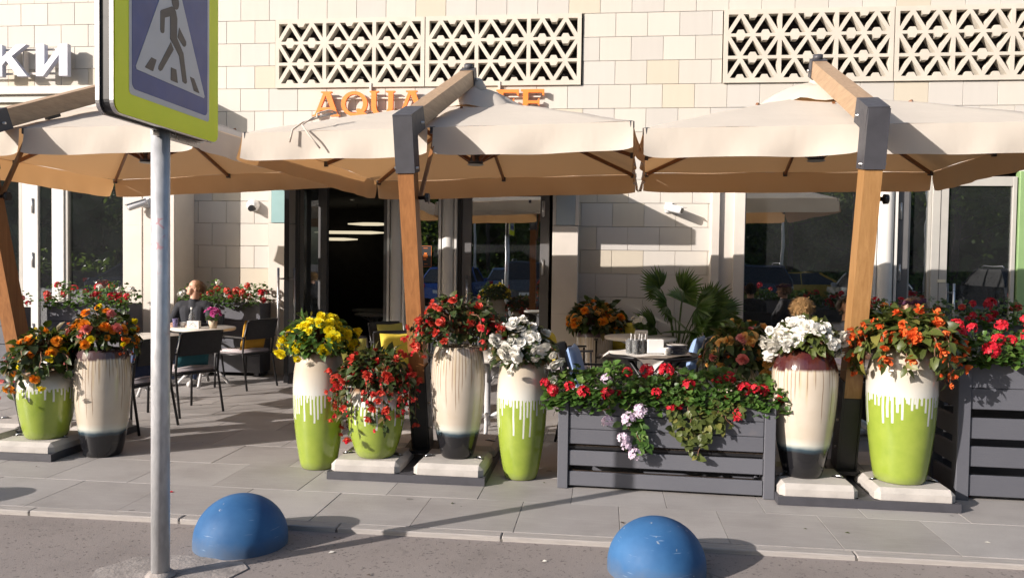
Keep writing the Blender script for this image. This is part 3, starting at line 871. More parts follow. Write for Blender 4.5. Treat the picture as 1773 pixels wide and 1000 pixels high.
# ================================================================== parasols
def lerp(a, b, t): return Vector(a).lerp(Vector(b), t)
def parasol(label, FL, FR, BR, BL, rise, base, elbow, armend, woodm, seed):
    rr = random.Random(seed)
    root = thing('parasol', label, 'parasol', (base[0], base[1], 0), 0, 'cantilever parasols over the terrace')
    O = Vector((base[0], base[1], 0))
    L = lambda p: Vector(p) - O
    FL, FR, BR, BL = [L(p) for p in (FL, FR, BR, BL)]
    ctr = (FL + FR + BR + BL) / 4
    top = ctr + Vector((0, 0, rise))
    mids = [lerp(FL, FR, .5), lerp(FR, BR, .5), lerp(BR, BL, .5), lerp(BL, FL, .5)]
    per = [FL, mids[0], FR, mids[1], BR, mids[2], BL, mids[3]]
    # canopy: eight sagging panels from the vent ring to the eaves
    NU, NR = 10, 10
    vs = []; fs = []
    r0 = .16
    for r in range(NR + 1):
        rad = r0 + (1 - r0) * r / NR
        for s in range(8):
            for u in range(NU):
                t = u / NU
                e = lerp(per[s], per[(s + 1) % 8], t)
                p = top.lerp(e, rad)
                sag = math.sin(PI * t)
                p = p - Vector((0, 0, 1)) * (.016 * sag * rad * (1.6 - 1.5 * rad)) + Vector((0, 0, .012 * math.sin(PI * rad)))
                p += Vector((0, 0, .004 * math.sin(rad * 23 + s * 1.7 + u * .9)))
                if rad > .95: p -= (e - ctr).normalized() * .015 * sag
                vs.append(p)
    n = 8 * NU
    for r in range(NR):
        for k in range(n):
            k2 = (k + 1) % n
            fs.append((r * n + k, (r + 1) * n + k, (r + 1) * n + k2, r * n + k2))
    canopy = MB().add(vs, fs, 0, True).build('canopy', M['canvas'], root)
    # valances: one strip for each side, the front one slit beside the mast
    def valance(a, b_, drop, ncols, outw, ph):
        a, b_ = Vector(a), Vector(b_)
        vs = []; fs = []
        rows = 7
        Ln = (b_ - a).length
        w1, w2 = rr.uniform(5, 8), rr.uniform(11, 17)
        for i in range(ncols + 1):
            t = i / ncols
            p = a.lerp(b_, t) - outw * (.015 * math.sin(PI * t))
            for r in range(rows + 1):
                q = r / rows
                wv = (.013 * math.sin(t * Ln * w1 + ph + q * .8) + .011 * math.sin(t * Ln * w2 + ph * 2 + q)) * q ** 1.3
                edge = .03 * (math.exp(-t * 9) + math.exp(-(1 - t) * 9)) * q * q
                dd = drop * (1 + .02 * math.sin(t * 9 + ph)) * (1 - .10 * math.exp(-t * 30) - .10 * math.exp(-(1 - t) * 30))
                vs.append(p + outw * (.003 + wv + edge + .012 * q) - Vector((0, 0, dd * q)))
        for i in range(ncols):
            for r in range(rows):
                k = i * (rows + 1) + r
                fs.append((k, k + 1, k + rows + 2, k + rows + 1))
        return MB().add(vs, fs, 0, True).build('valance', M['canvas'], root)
    D = .222
    valance(FL, lerp(FL, FR, .488), D, 40, Vector((0, -1, 0)), rr.random() * 6)
    valance(lerp(FL, FR, .502), FR, D, 40, Vector((0, -1, 0)), rr.random() * 6)
    valance(FR, BR, D, 60, Vector((1, 0, 0)), rr.random() * 6)
    valance(BR, BL, D, 60, Vector((0, 1, 0)), rr.random() * 6)
    valance(BL, FL, D, 60, Vector((-1, 0, 0)), rr.random() * 6)
    # vent cap on top: a loose crumpled flap
    vs = []; fs = []
    NA, NRR = 48, 6
    for r in range(NRR + 1):
        q = r / NRR
        for k in range(NA):
            t = 2 * PI * k / NA
            rad = (.06 + (.50 + .05 * math.sin(t * 4 + .5) + .03 * math.sin(t * 7 + seed)) * q)
            z = .06 * (1 - q) ** 1.3 + .065 + q * .016 * math.sin(t * 9 + seed) + .014 * math.sin(t * 5 + 3 * q + seed)
            z -= q * rad * .34
            vs.append(top + Vector((rad * math.cos(t), rad * math.sin(t), z - .03)))
    for r in range(NRR):
        for k in range(NA):
            k2 = (k + 1) % NA
            fs.append((r * NA + k, (r + 1) * NA + k, (r + 1) * NA + k2, r * NA + k2))
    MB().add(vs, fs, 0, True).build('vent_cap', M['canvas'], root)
    # a gathered sleeve of cloth round the hanger
    sl = MB()
    sl.tube([top + Vector((0, 0, .05)), top + Vector((.01, -.01, .12)), top + Vector((0, 0, .19)), top + Vector((.005, 0, .20))], [.12, .085, .055, .035], 14)
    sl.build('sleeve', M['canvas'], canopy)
    # frame
    hubz = ctr.z - .03
    hub = Vector((ctr.x, ctr.y, hubz))
    b = MB(); b.lathe([(0, hubz - .035), (.06, hubz - .035), (.075, hubz - .02), (.075, hubz + .02), (.05, hubz + .035), (.03, hubz + .16), (.03, top.z + .12)], 24, ctr.x, ctr.y)
    hb = b.build('hub', M['steel_grey'], root)
    MB().lathe([(0, hubz - .045), (.07, hubz - .042), (.085, hubz - .036)], 24, ctr.x, ctr.y).build('hub_plate', M['grey_frame'], hb)
    for i, e in enumerate(per):
        d = (e - ctr)
        off = Vector((0, 0, -.035))
        p0 = top.lerp(e, .06) + off; p1 = top.lerp(e, .985) + off * .8
        pm = top.lerp(e, .5) + Vector((0, 0, .012)) + off
        b = MB(); b.bar(p0, pm, .024, .036); b.bar(pm, p1, .024, .036)
        rb = b.build('rib', M['wood_rib'], root)
        b = MB(); b.bar(p1 - d * .012, p1 + d * .012, .04, .05); b.build('rib_end', M['steel_grey'], rb)
        b = MB(); b.bar(hub + d.normalized() * .06, top.lerp(e, .40) + Vector((0, 0, .015)), .022, .034); b.build('strut', M['wood_rib'], root)
    # mast, elbow, arm
    mb_ = Vector((0, 0, .12)); el = L(elbow); ae = L(armend)
    md = (el - mb_).normalized()
    def at(z): return mb_ + md * ((z - mb_.z) / md.z)
    wz = .68
    b = MB()
    for s in (-1, 1): b.bar(at(.13) + Vector((s * .066, 0, 0)), at(wz + .12) + Vector((s * .066, 0, 0)), .012, .15, (0, 1, 0))
    b.bar(at(.13), at(wz - .004), .115, .14, (0, 1, 0))
    b.bar(at(.13) + Vector((0, 0, -.01)), at(.145), .26, .26, (0, 1, 0))
    ft = b.build('mast_foot', M['black_steel'], root)
    for z in (.30, .50):
        p = at(z); b = MB(); b.tube([p + Vector((-.085, -.03, 0)), p + Vector((.085, -.03, 0))], .009, 8); b.build('bolt', M['steel'], ft)
    b = MB(); b.bar(at(wz), at(el.z - .20), .118, .145, (0, 1, 0)); b.build('mast', woodm, root)
    ad = (ae - el).normalized()
    b = MB()
    b.bar(at(el.z - .34), at(el.z) + md * .06, .142, .168, (0, 1, 0))
    b.build('elbow', M['steel_grey'], root)
    b = MB(); b.bar(el - ad * .06, el + ad * .26, .1425, .172, (0, 0, 1)); elb = b.build('elbow_sleeve', M['steel_grey'], root)
    for p in (at(el.z - .28), el + ad * .2, ):
        b = MB(); b.tube([p + Vector((-.09, -.02, -.03)), p + Vector((.09, -.02, -.03))], .010, 8); b.build('bolt', M['steel'], elb)
    b = MB(); b.bar(el + ad * .15, ae, .118, .145, (0, 0, 1)); b.build('arm', M['wood_arm'], root)
    b = MB(); b.bar(ae - ad * .03, ae + ad * .09, .135, .16, (0, 0, 1)); b.tube([ae + ad * .03 + Vector((0, 0, .07)), ae + ad * .03 + Vector((0, 0, .12))], .045, 12)
    cp = b.build('arm_cap', M['steel_grey'], root)
    b = MB(); b.tube([ae + ad * .04, Vector((ctr.x, ctr.y, top.z + .05))], .020, 10); b.build('hanger', M['steel'], root)
    for s in (-1, 1):
        b = MB(); b.tube([ae + ad * .03 + Vector((s * .065, 0, -.02)), ae + ad * .03 + Vector((s * .092, 0, -.02))], .014, 8); b.build('bolt', M['steel'], cp)
    hp = lerp(el, ae, .38) - Vector((0, 0, .095))
    b = MB(); b.bar(hp - ad * .07, hp + ad * .07, .04, .035); b.build('grip', M['plastic_black'], root)
    # stay between the front of the canopy and the mast, with its clamp knob
    kp = at(2.08) + Vector((.075, .03, 0))
    fm = mids[0] + Vector((0.02, .03, -.06))
    b = MB(); b.bar(fm, kp, .026, .030, (0, 1, 0)); b.build('stay', woodm, root)
    b = MB(); b.tube([kp + Vector((-.01, 0, 0)), kp + Vector((.035, 0, 0)), kp + Vector((.04, 0, 0)), kp + Vector((.07, 0, 0))], [.016, .016, .036, .033], 14); b.build('knob', M['plastic_black'], root)
    # flat steel base
    bx = MB()
    for (x0, x1, y0, y1) in ((-.585, .585, -.585, -.56), (-.585, .585, .56, .585), (-.585, -.56, -.56, .56), (.56, .585, -.56, .56), (-.05, .05, -.56, .56), (-.56, -.05, -.05, .05), (.05, .56, -.05, .05)):
        bx.box(x0, x1, y0, y1, .002, .058)
    bx.box(-.559, .559, -.559, .559, .004, .012)
    bx.build('base_frame', M['steel_grey'], root)
    return root
Pm = parasol('cream parasol in the middle, its wooden mast between red begonias',
             (-2.874, 6.1, 2.60), (.185, 6.1, 2.672), (.325, 9.4, 2.645), (-2.735, 9.4, 2.555), .56, (-1.42, 6.23), (-1.475, 5.78, 2.60), (-1.345, 7.66, 3.37), M['wood'], 3)
Pr = parasol('cream parasol on the right, pale wooden mast beside white begonias',
             (.265, 6.1, 2.62), (3.42, 6.1, 2.66), (3.53, 9.3, 2.667), (.41, 9.3, 2.645), .54, (1.765, 6.12), (1.795, 5.72, 2.62), (1.885, 7.62, 3.40), M['wood_light'], 8)
Pl = parasol('cream parasol on the left, cropped by the picture edge behind the sign',
             (-6.24, 6.1, 2.62), (-3.27, 6.1, 2.675), (-3.13, 9.5, 2.72), (-6.16, 9.5, 2.575), .56, (-4.86, 6.35), (-4.92, 5.80, 2.62), (-4.62, 7.70, 3.40), M['wood'], 14)
# tie cords lying on the middle canopy
tc = MB()
tc.tube([(-2.20, 6.37, 2.80), (-2.30, 6.25, 2.745), (-2.40, 6.14, 2.685), (-2.45, 6.072, 2.62), (-2.47, 6.06, 2.52)], .008, 6)
tc.tube([(-2.20, 6.37, 2.805), (-2.34, 6.22, 2.74), (-2.385, 6.10, 2.66), (-2.30, 6.055, 2.56), (-2.22, 6.05, 2.47)], .007, 6)
tc.tube([(-2.20, 6.37, 2.805), (-2.26, 6.36, 2.825), (-2.33, 6.28, 2.78), (-2.30, 6.20, 2.73)], .007, 6)
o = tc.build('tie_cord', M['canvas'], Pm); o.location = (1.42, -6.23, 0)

# ---- ballast slabs on the parasol bases
def ballast(w, h):
    bm = bmesh.new(); bmesh.ops.create_cube(bm, size=1)
    for v in bm.verts: v.co = (v.co.x * w, v.co.y * w, (v.co.z + .5) * h)
    tops = [e for e in bm.edges if all(v.co.z > h * .9 for v in e.verts)]
    sides = [e for e in bm.edges if abs(e.verts[0].co.z - e.verts[1].co.z) > h * .5]
    bmesh.ops.bevel(bm, geom=tops + sides, offset=.034, segments=1, affect='EDGES')
    return MB().bm(bm).mesh('slab', M['concrete'])
bme = ballast(.515, .08)
hme = MB().box(-.045, .045, -.016, .016, .0802, .083).mesh('lifting_eye', M['black_steel'])
eye = MB().tube([(-.03, 0, .083), (-.012, 0, .092), (.012, 0, .092), (.03, 0, .083)], .006, 6).mesh('eye_loop', M['steel'])
names = {0: ('front left', 'front right', 'rear left', 'rear right')}
for (bx_, by_), nm in (((-1.42, 6.23), 'middle'), ((1.765, 6.12), 'right'), ((-4.86, 6.35), 'left')):
    for k, (sx, sy) in enumerate(((-1, -1), (1, -1), (-1, 1), (1, 1))):
        t = thing('ballast_slab', 'pale concrete ballast slab, %s one on the base of the %s parasol' % (names[0][k], nm), 'slab', (bx_ + sx * .312, by_ + sy * .305, .0125 + .046), random.uniform(-.02, .02), 'ballast slabs of the parasols')
        inst('block', bme, t)
        for hx_, hr in ((-.19, .5), (.19, -.5)):
            h = inst('lifting_eye', hme, t, (hx_, -.02, 0), (0, 0, hr)); inst('eye_loop', eye, h)

# ================================================================== pots
def pot_profile(H, rb, rm, rtop, hm=.66, rim=.0, pts=26):
    pr = [(0, .004), (rb - .012, 0), (rb, .012)]
    for k in range(1, pts + 1):
        t = k / pts
        if t < hm:
            q = t / hm; r = rb + (rm - rb) * math.sin(q * PI / 2) ** .85
        else:
            q = (t - hm) / (1 - hm); r = rtop + (rm - rtop) * math.cos(q * PI / 2) ** .75
        pr.append((r, .012 + (H - .012) * t))
    pr += [(rtop - .004, H + .014), (rtop - .022, H + .016), (rtop - .032, H), (rtop - .03, H - .10)]
    return pr
def drip_nodes(k, nseg, seed, zline, dmin, dmax, width):
    """height of a dripping glaze edge as a function of the angle round the pot"""
    p = k.coords('Object')
    s = k.n('ShaderNodeSeparateXYZ'); k.l(p, s.inputs[0])
    th = k.math('ARCTAN2', s.outputs[1], s.outputs[0])
    u = k.math('MULTIPLY_ADD', th, nseg / (2 * PI), 100.5 + seed)
    wob = k.noise(6, 2, p)
    u = k.math('ADD', u, k.math('MULTIPLY', wob, .5))
    cell = k.math('FLOOR', u); fr = k.math('FRACT', u)
    w = k.n('ShaderNodeTexWhiteNoise', noise_dimensions='1D'); k.l(cell, w.inputs[1])
    rl = w.outputs[0]
    dist = k.math('ABSOLUTE', k.math('SUBTRACT', fr, .5))
    ins = k.math('LESS_THAN', dist, width)
    ln = k.math('MULTIPLY_ADD', k.math('POWER', rl, 1.15), dmax - dmin, dmin)
    drop = k.math('MULTIPLY', ln, ins)
    edge = k.math('SUBTRACT', zline, drop)
    return s.outputs[2], edge, rl, dist
def green_pot_mat(name, H, seed, line, nseg=46, lo=.03, hi=.30):
    k = NT(name)
    z, e1, rl, ds = drip_nodes(k, nseg, seed, H * line, lo * H, hi * H, .25)
    z, e2, r2, d2 = drip_nodes(k, nseg * 1.7, seed + 9, H * line + .012, .0, .07 * H, .34)
    e = k.math('MINIMUM', e1, e2)
    m = k.ramp(k.math('SUBTRACT', z, e), -.002, .003)
    p = k.coords('Object')
    gn = k.noise(9, 4, p)
    dirt = k.math('MULTIPLY', k.ramp(k.math('ADD', z, k.math('MULTIPLY', k.noise(14, 5, p), .10)), .12, .03), .45)
    green = k.mix(k.ramp(gn, .3, .7), (.22, .30, .04), (.275, .35, .053))
    fade = k.ramp(k.math('ADD', z, k.math('MULTIPLY', k.noise(5, 3, p), .12 * H)), H * (line + .03), H * (line + .28))
    cream = k.mix(fade, (.60, .615, .58), (.50, .435, .345))
    brown = k.ramp(k.math('ADD', z, k.math('MULTIPLY', gn, .05)), H * .985, H * 1.05)
    cream = k.mix(brown, cream, (.22, .13, .08))
    k.col(k.mix(dirt, k.mix(m, green, cream), (.20, .19, .14)))
    k.l(k.math('MULTIPLY_ADD', m, .06, .14), k.b.inputs['Roughness'])
    k.b.inputs['Coat Weight'].default_value = .3
    k.bump(k.math('ADD', k.math('MULTIPLY', m, .8), k.math('MULTIPLY', gn, .25)), .25, .006)
    return k.m
def streak_pot_mat(name, H, seed, top='plain'):
    k = NT(name); p = k.coords('Object')
    z, e1, rl, ds = drip_nodes(k, 52, seed, H * .95, .05 * H, .62 * H, .17)
    streak = k.math('MULTIPLY', k.ramp(k.math('SUBTRACT', z, e1), -.02, .05), k.ramp(ds, .17, .05))
    z, e2, rl2, ds2 = drip_nodes(k, 30, seed + 4, H * .97, .1 * H, .4 * H, .28)
    str2 = k.math('MULTIPLY', k.ramp(k.math('SUBTRACT', z, e2), -.02, .08), k.ramp(ds2, .28, .05))
    n = k.noise(4, 4, p)
    cream = k.mix(k.ramp(n, .3, .7), (.49, .42, .335), (.56, .505, .43))
    c = k.mix(k.math('MULTIPLY', str2, .45), cream, (.47, .36, .20))
    c = k.mix(k.math('MULTIPLY', streak, .8), c, (.20, .12, .07))
    wobz = k.math('ADD', z, k.math('MULTIPLY', k.math('SUBTRACT', k.noise(5, 2, p), .5), .04))
    c = k.mix(k.ramp(wobz, H * .33, H * .235), c, (.56, .60, .55))
    c = k.mix(k.ramp(wobz, H * .275, H * .235), c, (.05, .09, .12))
    c = k.mix(k.ramp(wobz, H * .250, H * .205), c, (.010, .010, .012))
    if top != 'plain':
        z3, e3, _, d3 = drip_nodes(k, 15, seed + 2, H * (.875 if top == 'maroon' else .945), .0, .025 * H, .42)
        mm = k.ramp(k.math('SUBTRACT', z3, e3), -.012, .006)
        mc = k.mix(k.ramp(k.noise(6, 3, p), .35, .65), (.055, .013, .018), (.085, .024, .014)) if top == 'maroon' else k.mix(k.noise(8, 3, p), (.05, .03, .05), (.10, .06, .05))
        c = k.mix(mm, c, mc)
    k.col(c); k.set(Roughness=.13); k.b.inputs['Coat Weight'].default_value = .35
    k.bump(k.math('ADD', n, k.math('MULTIPLY', streak, .4)), .12, .008)
    return k.m
M['soil'] = simple('potting_soil', (.03, .02, .014), .95, var=.3, vs=30, bump=.8, bs=60, bd=.02)
def pot(label, x, y_, z, H, rb, rm, rtop, mat, hm=.66, rot=0.0):
    t = thing('flower_pot', label, 'pot', (x, y_, z), rot, 'tall glazed flower pots')
    MB().lathe(pot_profile(H, rb, rm, rtop, hm), 72).build('body', mat, t)
    MB().lathe([(0, H - .05), (rtop - .03, H - .055)], 40).build('soil', M['soil'], t)
    return t
SZ = .1385
POTS = {
 'yellow': (-2.19, 5.985, 0, .885, .135, .198, .165), 'short': (-1.70, 5.865, SZ, .50, .140, .215, .165), 'red': (-1.09, 5.945, SZ, .82, .120, .204, .175),
 'white': (-.605, 5.945, 0, .865, .122, .188, .16), 'maroon': (1.405, 5.83, SZ, .875, .130, .222, .165), 'orange': (2.05, 5.81, SZ, .915, .165, .229, .165),
 'lshort': (-4.50, 6.02, SZ, .535, .155, .215, .15), 'ltall': (-4.045, 6.075, 0, .845, .145, .213, .185)}
pot('tall pot of lime green glaze dripping white, filled with yellow begonias', *POTS['yellow'], green_pot_mat('lime_glaze', .885, 3, .66), .68)
pot('short round lime green pot on the ballast slab under hanging red begonias', *POTS['short'], green_pot_mat('lime_glaze_short', .50, 17, .80, hi=.36), .70)
pot('tall cream pot with brown streaks and black foot right of the middle mast', *POTS['red'], streak_pot_mat('streaked_glaze', .82, 5), .72)
pot('tall lime green pot on the pavement holding white begonias beside the grey flower box', *POTS['white'], green_pot_mat('lime_glaze_tall', .865, 31, .70, hi=.36), .66, .7)
pot('cream pot with glossy maroon shoulder and black foot on the right slabs', *POTS['maroon'], streak_pot_mat('maroon_glaze', .875, 12, 'maroon'), .80)
pot('large lime green pot with white drips at the right, under orange begonias', *POTS['orange'], green_pot_mat('lime_glaze_large', .915, 44, .66, hi=.26), .74, 1.3)
pot('short lime green pot on the slab at the left picture edge', *POTS['lshort'], green_pot_mat('lime_glaze_left', .535, 23, .77, hi=.24), .72, 2.2)
pot('tall cream streaked pot with black foot standing left of the sign pole', *POTS['ltall'], streak_pot_mat('streaked_glaze_left', .845, 29, 'dark'), .74)
pot('tan pot behind the grey flower box, shaded, under apricot begonias', 1.12, 6.62, 0, .78, .15, .20, .14, streak_pot_mat('tan_glaze', .74, 61), .72)
pot('brown streaked pot standing by the tiled wall under orange begonias', -.13, 10.45, 0, .72, .19, .24, .25, streak_pot_mat('brown_glaze', .72, 71, 'dark'), .8)

# ================================================================== plank flower boxes
def plank(parent, x0, x1, y0, y1, z0, z1, name='plank'):
    b = MB().box(x0, x1, y0, y1, z0, z1, bev=.004)
    return b.build(name, M['plank'], parent)
def flower_box(label, x, y_, W_, D_, H_, boards, rz=0, post=.075, floor_z=.3):
    t = thing('flower_box', label, 'planter', (x, y_, 0), rz, 'charcoal plank flower boxes')
    for px in (0, W_ - post):
        for py in (0, D_ - post):
            plank(t, px, px + post, py, py + post, 0, H_ + .004, 'corner_post')
    for z0, z1 in boards:
        plank(t, post + .002, W_ - post - .002, .016, .042, z0, z1)
        plank(t, post + .002, W_ - post - .002, D_ - .042, D_ - .016, z0, z1)
        for px in (.016, W_ - .042):
            plank(t, px, px + .026, post + .002, D_ - post - .002, z0, z1, 'side_plank')
    b = MB(); b.box(.045, W_ - .045, .045, D_ - .045, floor_z, H_ - .06); b.build('soil', M['soil'], t)
    b = MB(); b.box(.044, W_ - .044, .044, D_ - .044, floor_z - .02, floor_z - .002); b.build('liner', M['black_steel'], t)
    return t
flower_box('charcoal plank flower box with red geraniums between the lime pot and the maroon pot', -.318, 5.70, 1.50, .50, .63, [(.02, .122), (.165, .272), (.32, .425), (.428, .53), (.533, .63)], -.035)
flower_box('tall charcoal plank box of red geraniums at the right picture edge', 2.445, 5.86, 1.6, .55, .955, [(.03, .175), (.235, .375), (.43, .575), (.635, .78), (.783, .955)], -.02, .085, .68)
# ================================================================== plants
def leaf_mat(name, c0, c1, c2, rough=.42, tr=.22):
    k = NT(name)
    a = k.n('ShaderNodeAttribute', attribute_name='rnd')
    f = a.outputs['Fac']
    c = k.mix(k.ramp(f, 0, .7), c0, c1); c = k.mix(k.ramp(f, .82, 1.0), c, c2)
    vein = k.noise(60, 3, k.coords('Object'))
    c = k.mix(k.math('MULTIPLY', k.ramp(vein, .5, .75), .25), c, c1)
    k.col(c); k.set(Roughness=rough); k.b.inputs['Specular IOR Level'].default_value = .4
    t = k.n('ShaderNodeBsdfTranslucent'); k.l(k.mix(.5, c, (.16, .24, .02)), t.inputs[0])
    mx = k.n('ShaderNodeMixShader'); mx.inputs[0].default_value = tr
    k.l(k.b.outputs[0], mx.inputs[1]); k.l(t.outputs[0], mx.inputs[2]); k.l(mx.outputs[0], k.out.inputs[0])
    return k.m
M['leaf'] = leaf_mat('begonia_leaf', (.024, .034, .012), (.050, .080, .024), (.14, .085, .035))
M['leaf_olive'] = leaf_mat('begonia_leaf_olive', (.045, .060, .014), (.10, .125, .03), (.22, .20, .05))
M['leaf_bright'] = leaf_mat('geranium_leaf', (.030, .068, .014), (.068, .145, .028), (.13, .21, .045))
M['leaf_palm'] = leaf_mat('palm_leaf', (.035, .080, .018), (.075, .15, .032), (.13, .22, .05), .35)
M['leaf_tree'] = leaf_mat('tree_leaf', (.05, .09, .024), (.10, .165, .04), (.15, .21, .05), .5, .5)
M['stem'] = simple('plant_stem', (.16, .075, .04), .6, var=.3, vs=20)
M['stem_green'] = simple('green_stem', (.07, .11, .03), .6, var=.3, vs=20)
M['bark'] = simple('bark', (.07, .055, .045), .9, var=.3, vs=9, bump=.8, bs=20, bd=.03)
def petal_mat(name, c0, c1, tr=.3):
    k = NT(name); r = objrand(k)
    a = k.n('ShaderNodeAttribute', attribute_name='rnd')
    f = k.math('ADD', k.math('MULTIPLY', a.outputs['Fac'], .5), k.math('MULTIPLY', r, .5))
    c = k.mix(f, c0, c1)
    k.col(c); k.set(Roughness=.55)
    t = k.n('ShaderNodeBsdfTranslucent'); k.l(c, t.inputs[0])
    mx = k.n('ShaderNodeMixShader'); mx.inputs[0].default_value = tr
    k.l(k.b.outputs[0], mx.inputs[1]); k.l(t.outputs[0], mx.inputs[2]); k.l(mx.outputs[0], k.out.inputs[0])
    return k.m
PET = {'yellow': petal_mat('yellow_petal', (.80, .63, .005), (.88, .78, .02)), 'red': petal_mat('red_petal', (.58, .04, .03), (.76, .13, .08)),
       'crimson': petal_mat('crimson_petal', (.58, .008, .03), (.75, .03, .05)), 'white': petal_mat('white_petal', (.82, .79, .70), (.90, .89, .86), .12),
       'orange': petal_mat('orange_petal', (.82, .22, .01), (.86, .38, .03)), 'coral': petal_mat('coral_petal', (.78, .10, .02), (.84, .22, .05)),
       'apricot': petal_mat('apricot_petal', (.78, .40, .10), (.80, .52, .18)), 'pink': petal_mat('pink_petal', (.72, .16, .17), (.80, .34, .30)),
       'lavender': petal_mat('lavender_petal', (.70, .54, .68), (.80, .70, .80)), 'magenta': petal_mat('magenta_petal', (.62, .07, .36), (.74, .20, .50))}

def leaf_arrays(P, D, N, Ln, Wd, curl=.25, fold=.18, blunt=False):
    """P origin, D direction, N face normal (n x 3); every leaf: 8 verts, 6 faces"""
    P, D, N = np.asarray(P, float), np.asarray(D, float), np.asarray(N, float)
    Ln = np.asarray(Ln, float)[:, None]; Wd = np.asarray(Wd, float)[:, None]
    D = D / np.linalg.norm(D, axis=1, keepdims=True)
    S = np.cross(D, N); S /= np.linalg.norm(S, axis=1, keepdims=True) + 1e-9
    N = np.cross(S, D)
    cu = curl * Ln
    base = P; m1 = P + D * Ln * .34 + N * cu * .10; m2 = P + D * Ln * .68 - N * cu * .12; tip = P + D * Ln - N * cu * .6
    l1 = m1 - D * Ln * .08 + S * Wd * .5 + N * Wd * fold; r1 = m1 - D * Ln * .08 - S * Wd * .5 + N * Wd * fold
    l2 = m2 - D * Ln * .02 + S * Wd * .40 + N * Wd * fold * .6; r2 = m2 - D * Ln * .02 - S * Wd * .40 + N * Wd * fold * .6
    if blunt:
        l1 = P + D * Ln * .40 + S * Wd * .46 + N * Wd * fold; r1 = P + D * Ln * .40 - S * Wd * .46 + N * Wd * fold
        l2 = P + D * Ln * .86 + S * Wd * .40 - N * cu * .2; r2 = P + D * Ln * .86 - S * Wd * .40 - N * cu * .35
    V = np.stack([base, m1, m2, tip, l1, l2, r1, r2], 1).reshape(-1, 3)
    F = [(0, 1, 4), (0, 6, 1), (4, 1, 2, 5), (1, 6, 7, 2), (5, 2, 3), (2, 7, 3)]
    return V, F
def leaf_mesh(name, P, D, N, Ln, Wd, mat, curl=.25, fold=.18, seed=0, blunt=False):
    V, F = leaf_arrays(P, D, N, Ln, Wd, curl, fold, blunt)
    n = len(V) // 8
    faces = [tuple(i + 8 * k for i in f) for k in range(n) for f in F]
    me = bpy.data.meshes.new(name); me.from_pydata(V.tolist(), [], faces); me.materials.append(mat)
    at_ = me.attributes.new('rnd', 'FLOAT', 'FACE')
    r = np.repeat(np.random.default_rng(seed).random(n), 6).astype(np.float32)
    at_.data.foreach_set('value', r)
    me.polygons.foreach_set('use_smooth', np.ones(len(faces), bool))
    me.update()
    return me
def sphere_dirs(n, rg, zmin=-1.0):
    z = rg.uniform(zmin, 1, n); t = rg.uniform(0, 2 * PI, n); r = np.sqrt(1 - z * z)
    return np.stack([r * np.cos(t), r * np.sin(t), z], 1)

# ---- blossoms (each one shared mesh, seen from +Z)
def petals_mesh(name, rings, mat, seed, cup=.5):
    rg = np.random.default_rng(seed)
    P, D, N, L_, W_ = [], [], [], [], []
    for (cnt, r0, ln, wd, tilt, z) in rings:
        for k in range(cnt):
            t = 2 * PI * (k + rg.uniform(-.25, .25)) / cnt + z * 40
            tl = tilt + rg.uniform(-.22, .22)
            o = np.array([math.cos(t), math.sin(t), 0])
            d = o * math.cos(tl) + np.array([0, 0, 1]) * math.sin(tl)
            nn = np.array([0, 0, 1]) * math.cos(tl) - o * math.sin(tl)
            P.append(o * r0 + np.array([0, 0, z])); D.append(d); N.append(nn)
            s = rg.uniform(.85, 1.15); L_.append(ln * s); W_.append(wd * s)
    return leaf_mesh(name, P, D, N, L_, W_, mat, curl=-.15, fold=.08, seed=seed, blunt=True)
BLO = {}
def blossom(kind, col):
    key = (kind, col)
    if key in BLO: return BLO[key]
    ms = []
    for v in range(3):
        sd_ = hash((kind, col)) % 1000 + v if False else (len(BLO) * 7 + v + 11)
        if kind == 'double':      # full ruffled begonia
            rings = [(7, .004, .036, .036, .05, 0), (7, .004, .032, .032, .45, .004), (6, .003, .027, .027, .80, .007), (6, .002, .021, .022, 1.1, .009), (4, .001, .016, .018, 1.35, .011)]
        elif kind == 'bell':      # hanging begonia: long petals that part
            rings = [(5, .003, .044, .024, .75, 0), (4, .002, .036, .022, 1.05, .004), (3, .001, .024, .016, 1.3, .006)]
        elif kind == 'bud':
            rings = [(3, .002, .026, .018, 1.25, 0), (2, .001, .022, .016, 1.4, .002)]
        elif kind == 'umbel':     # geranium head: small five-petalled florets on a ball
            rg = np.random.default_rng(sd_)
            P, D, N, L_, W_ = [], [], [], [], []
            for dv in sphere_dirs(26, rg, -.25):
                c = dv * .036 * rg.uniform(.85, 1.15)
                a = np.cross(dv, [0.3, .5, .8]); a /= np.linalg.norm(a); b_ = np.cross(dv, a)
                for k in range(5):
                    t = 2 * PI * k / 5 + rg.uniform(-.2, .2)
                    d = a * math.cos(t) + b_ * math.sin(t) + dv * .25
                    P.append(c); D.append(d); N.append(dv); s = rg.uniform(.8, 1.2); L_.append(.0195 * s); W_.append(.013 * s)
            ms.append(leaf_mesh('blossom', P, D, N, L_, W_, PET[col], curl=-.1, fold=.05, seed=sd_, blunt=True)); continue
        ms.append(petals_mesh('blossom', rings, PET[col], sd_))
    BLO[key] = ms
    return ms
def put_blossom(t, kind, col, p, nrm, sc, rg):
    q = Vector(nrm).normalized().to_track_quat('Z', 'Y')
    e = (q @ Matrix.Rotation(rg.uniform(0, 6.28), 3, 'Z').to_quaternion()).to_euler()
    ms = blossom(kind, col)
    nm = 'blossom' if kind != 'bud' else 'bud'
    return inst(nm, ms[int(rg.integers(0, 3))], t, tuple(p), tuple(e), sc)

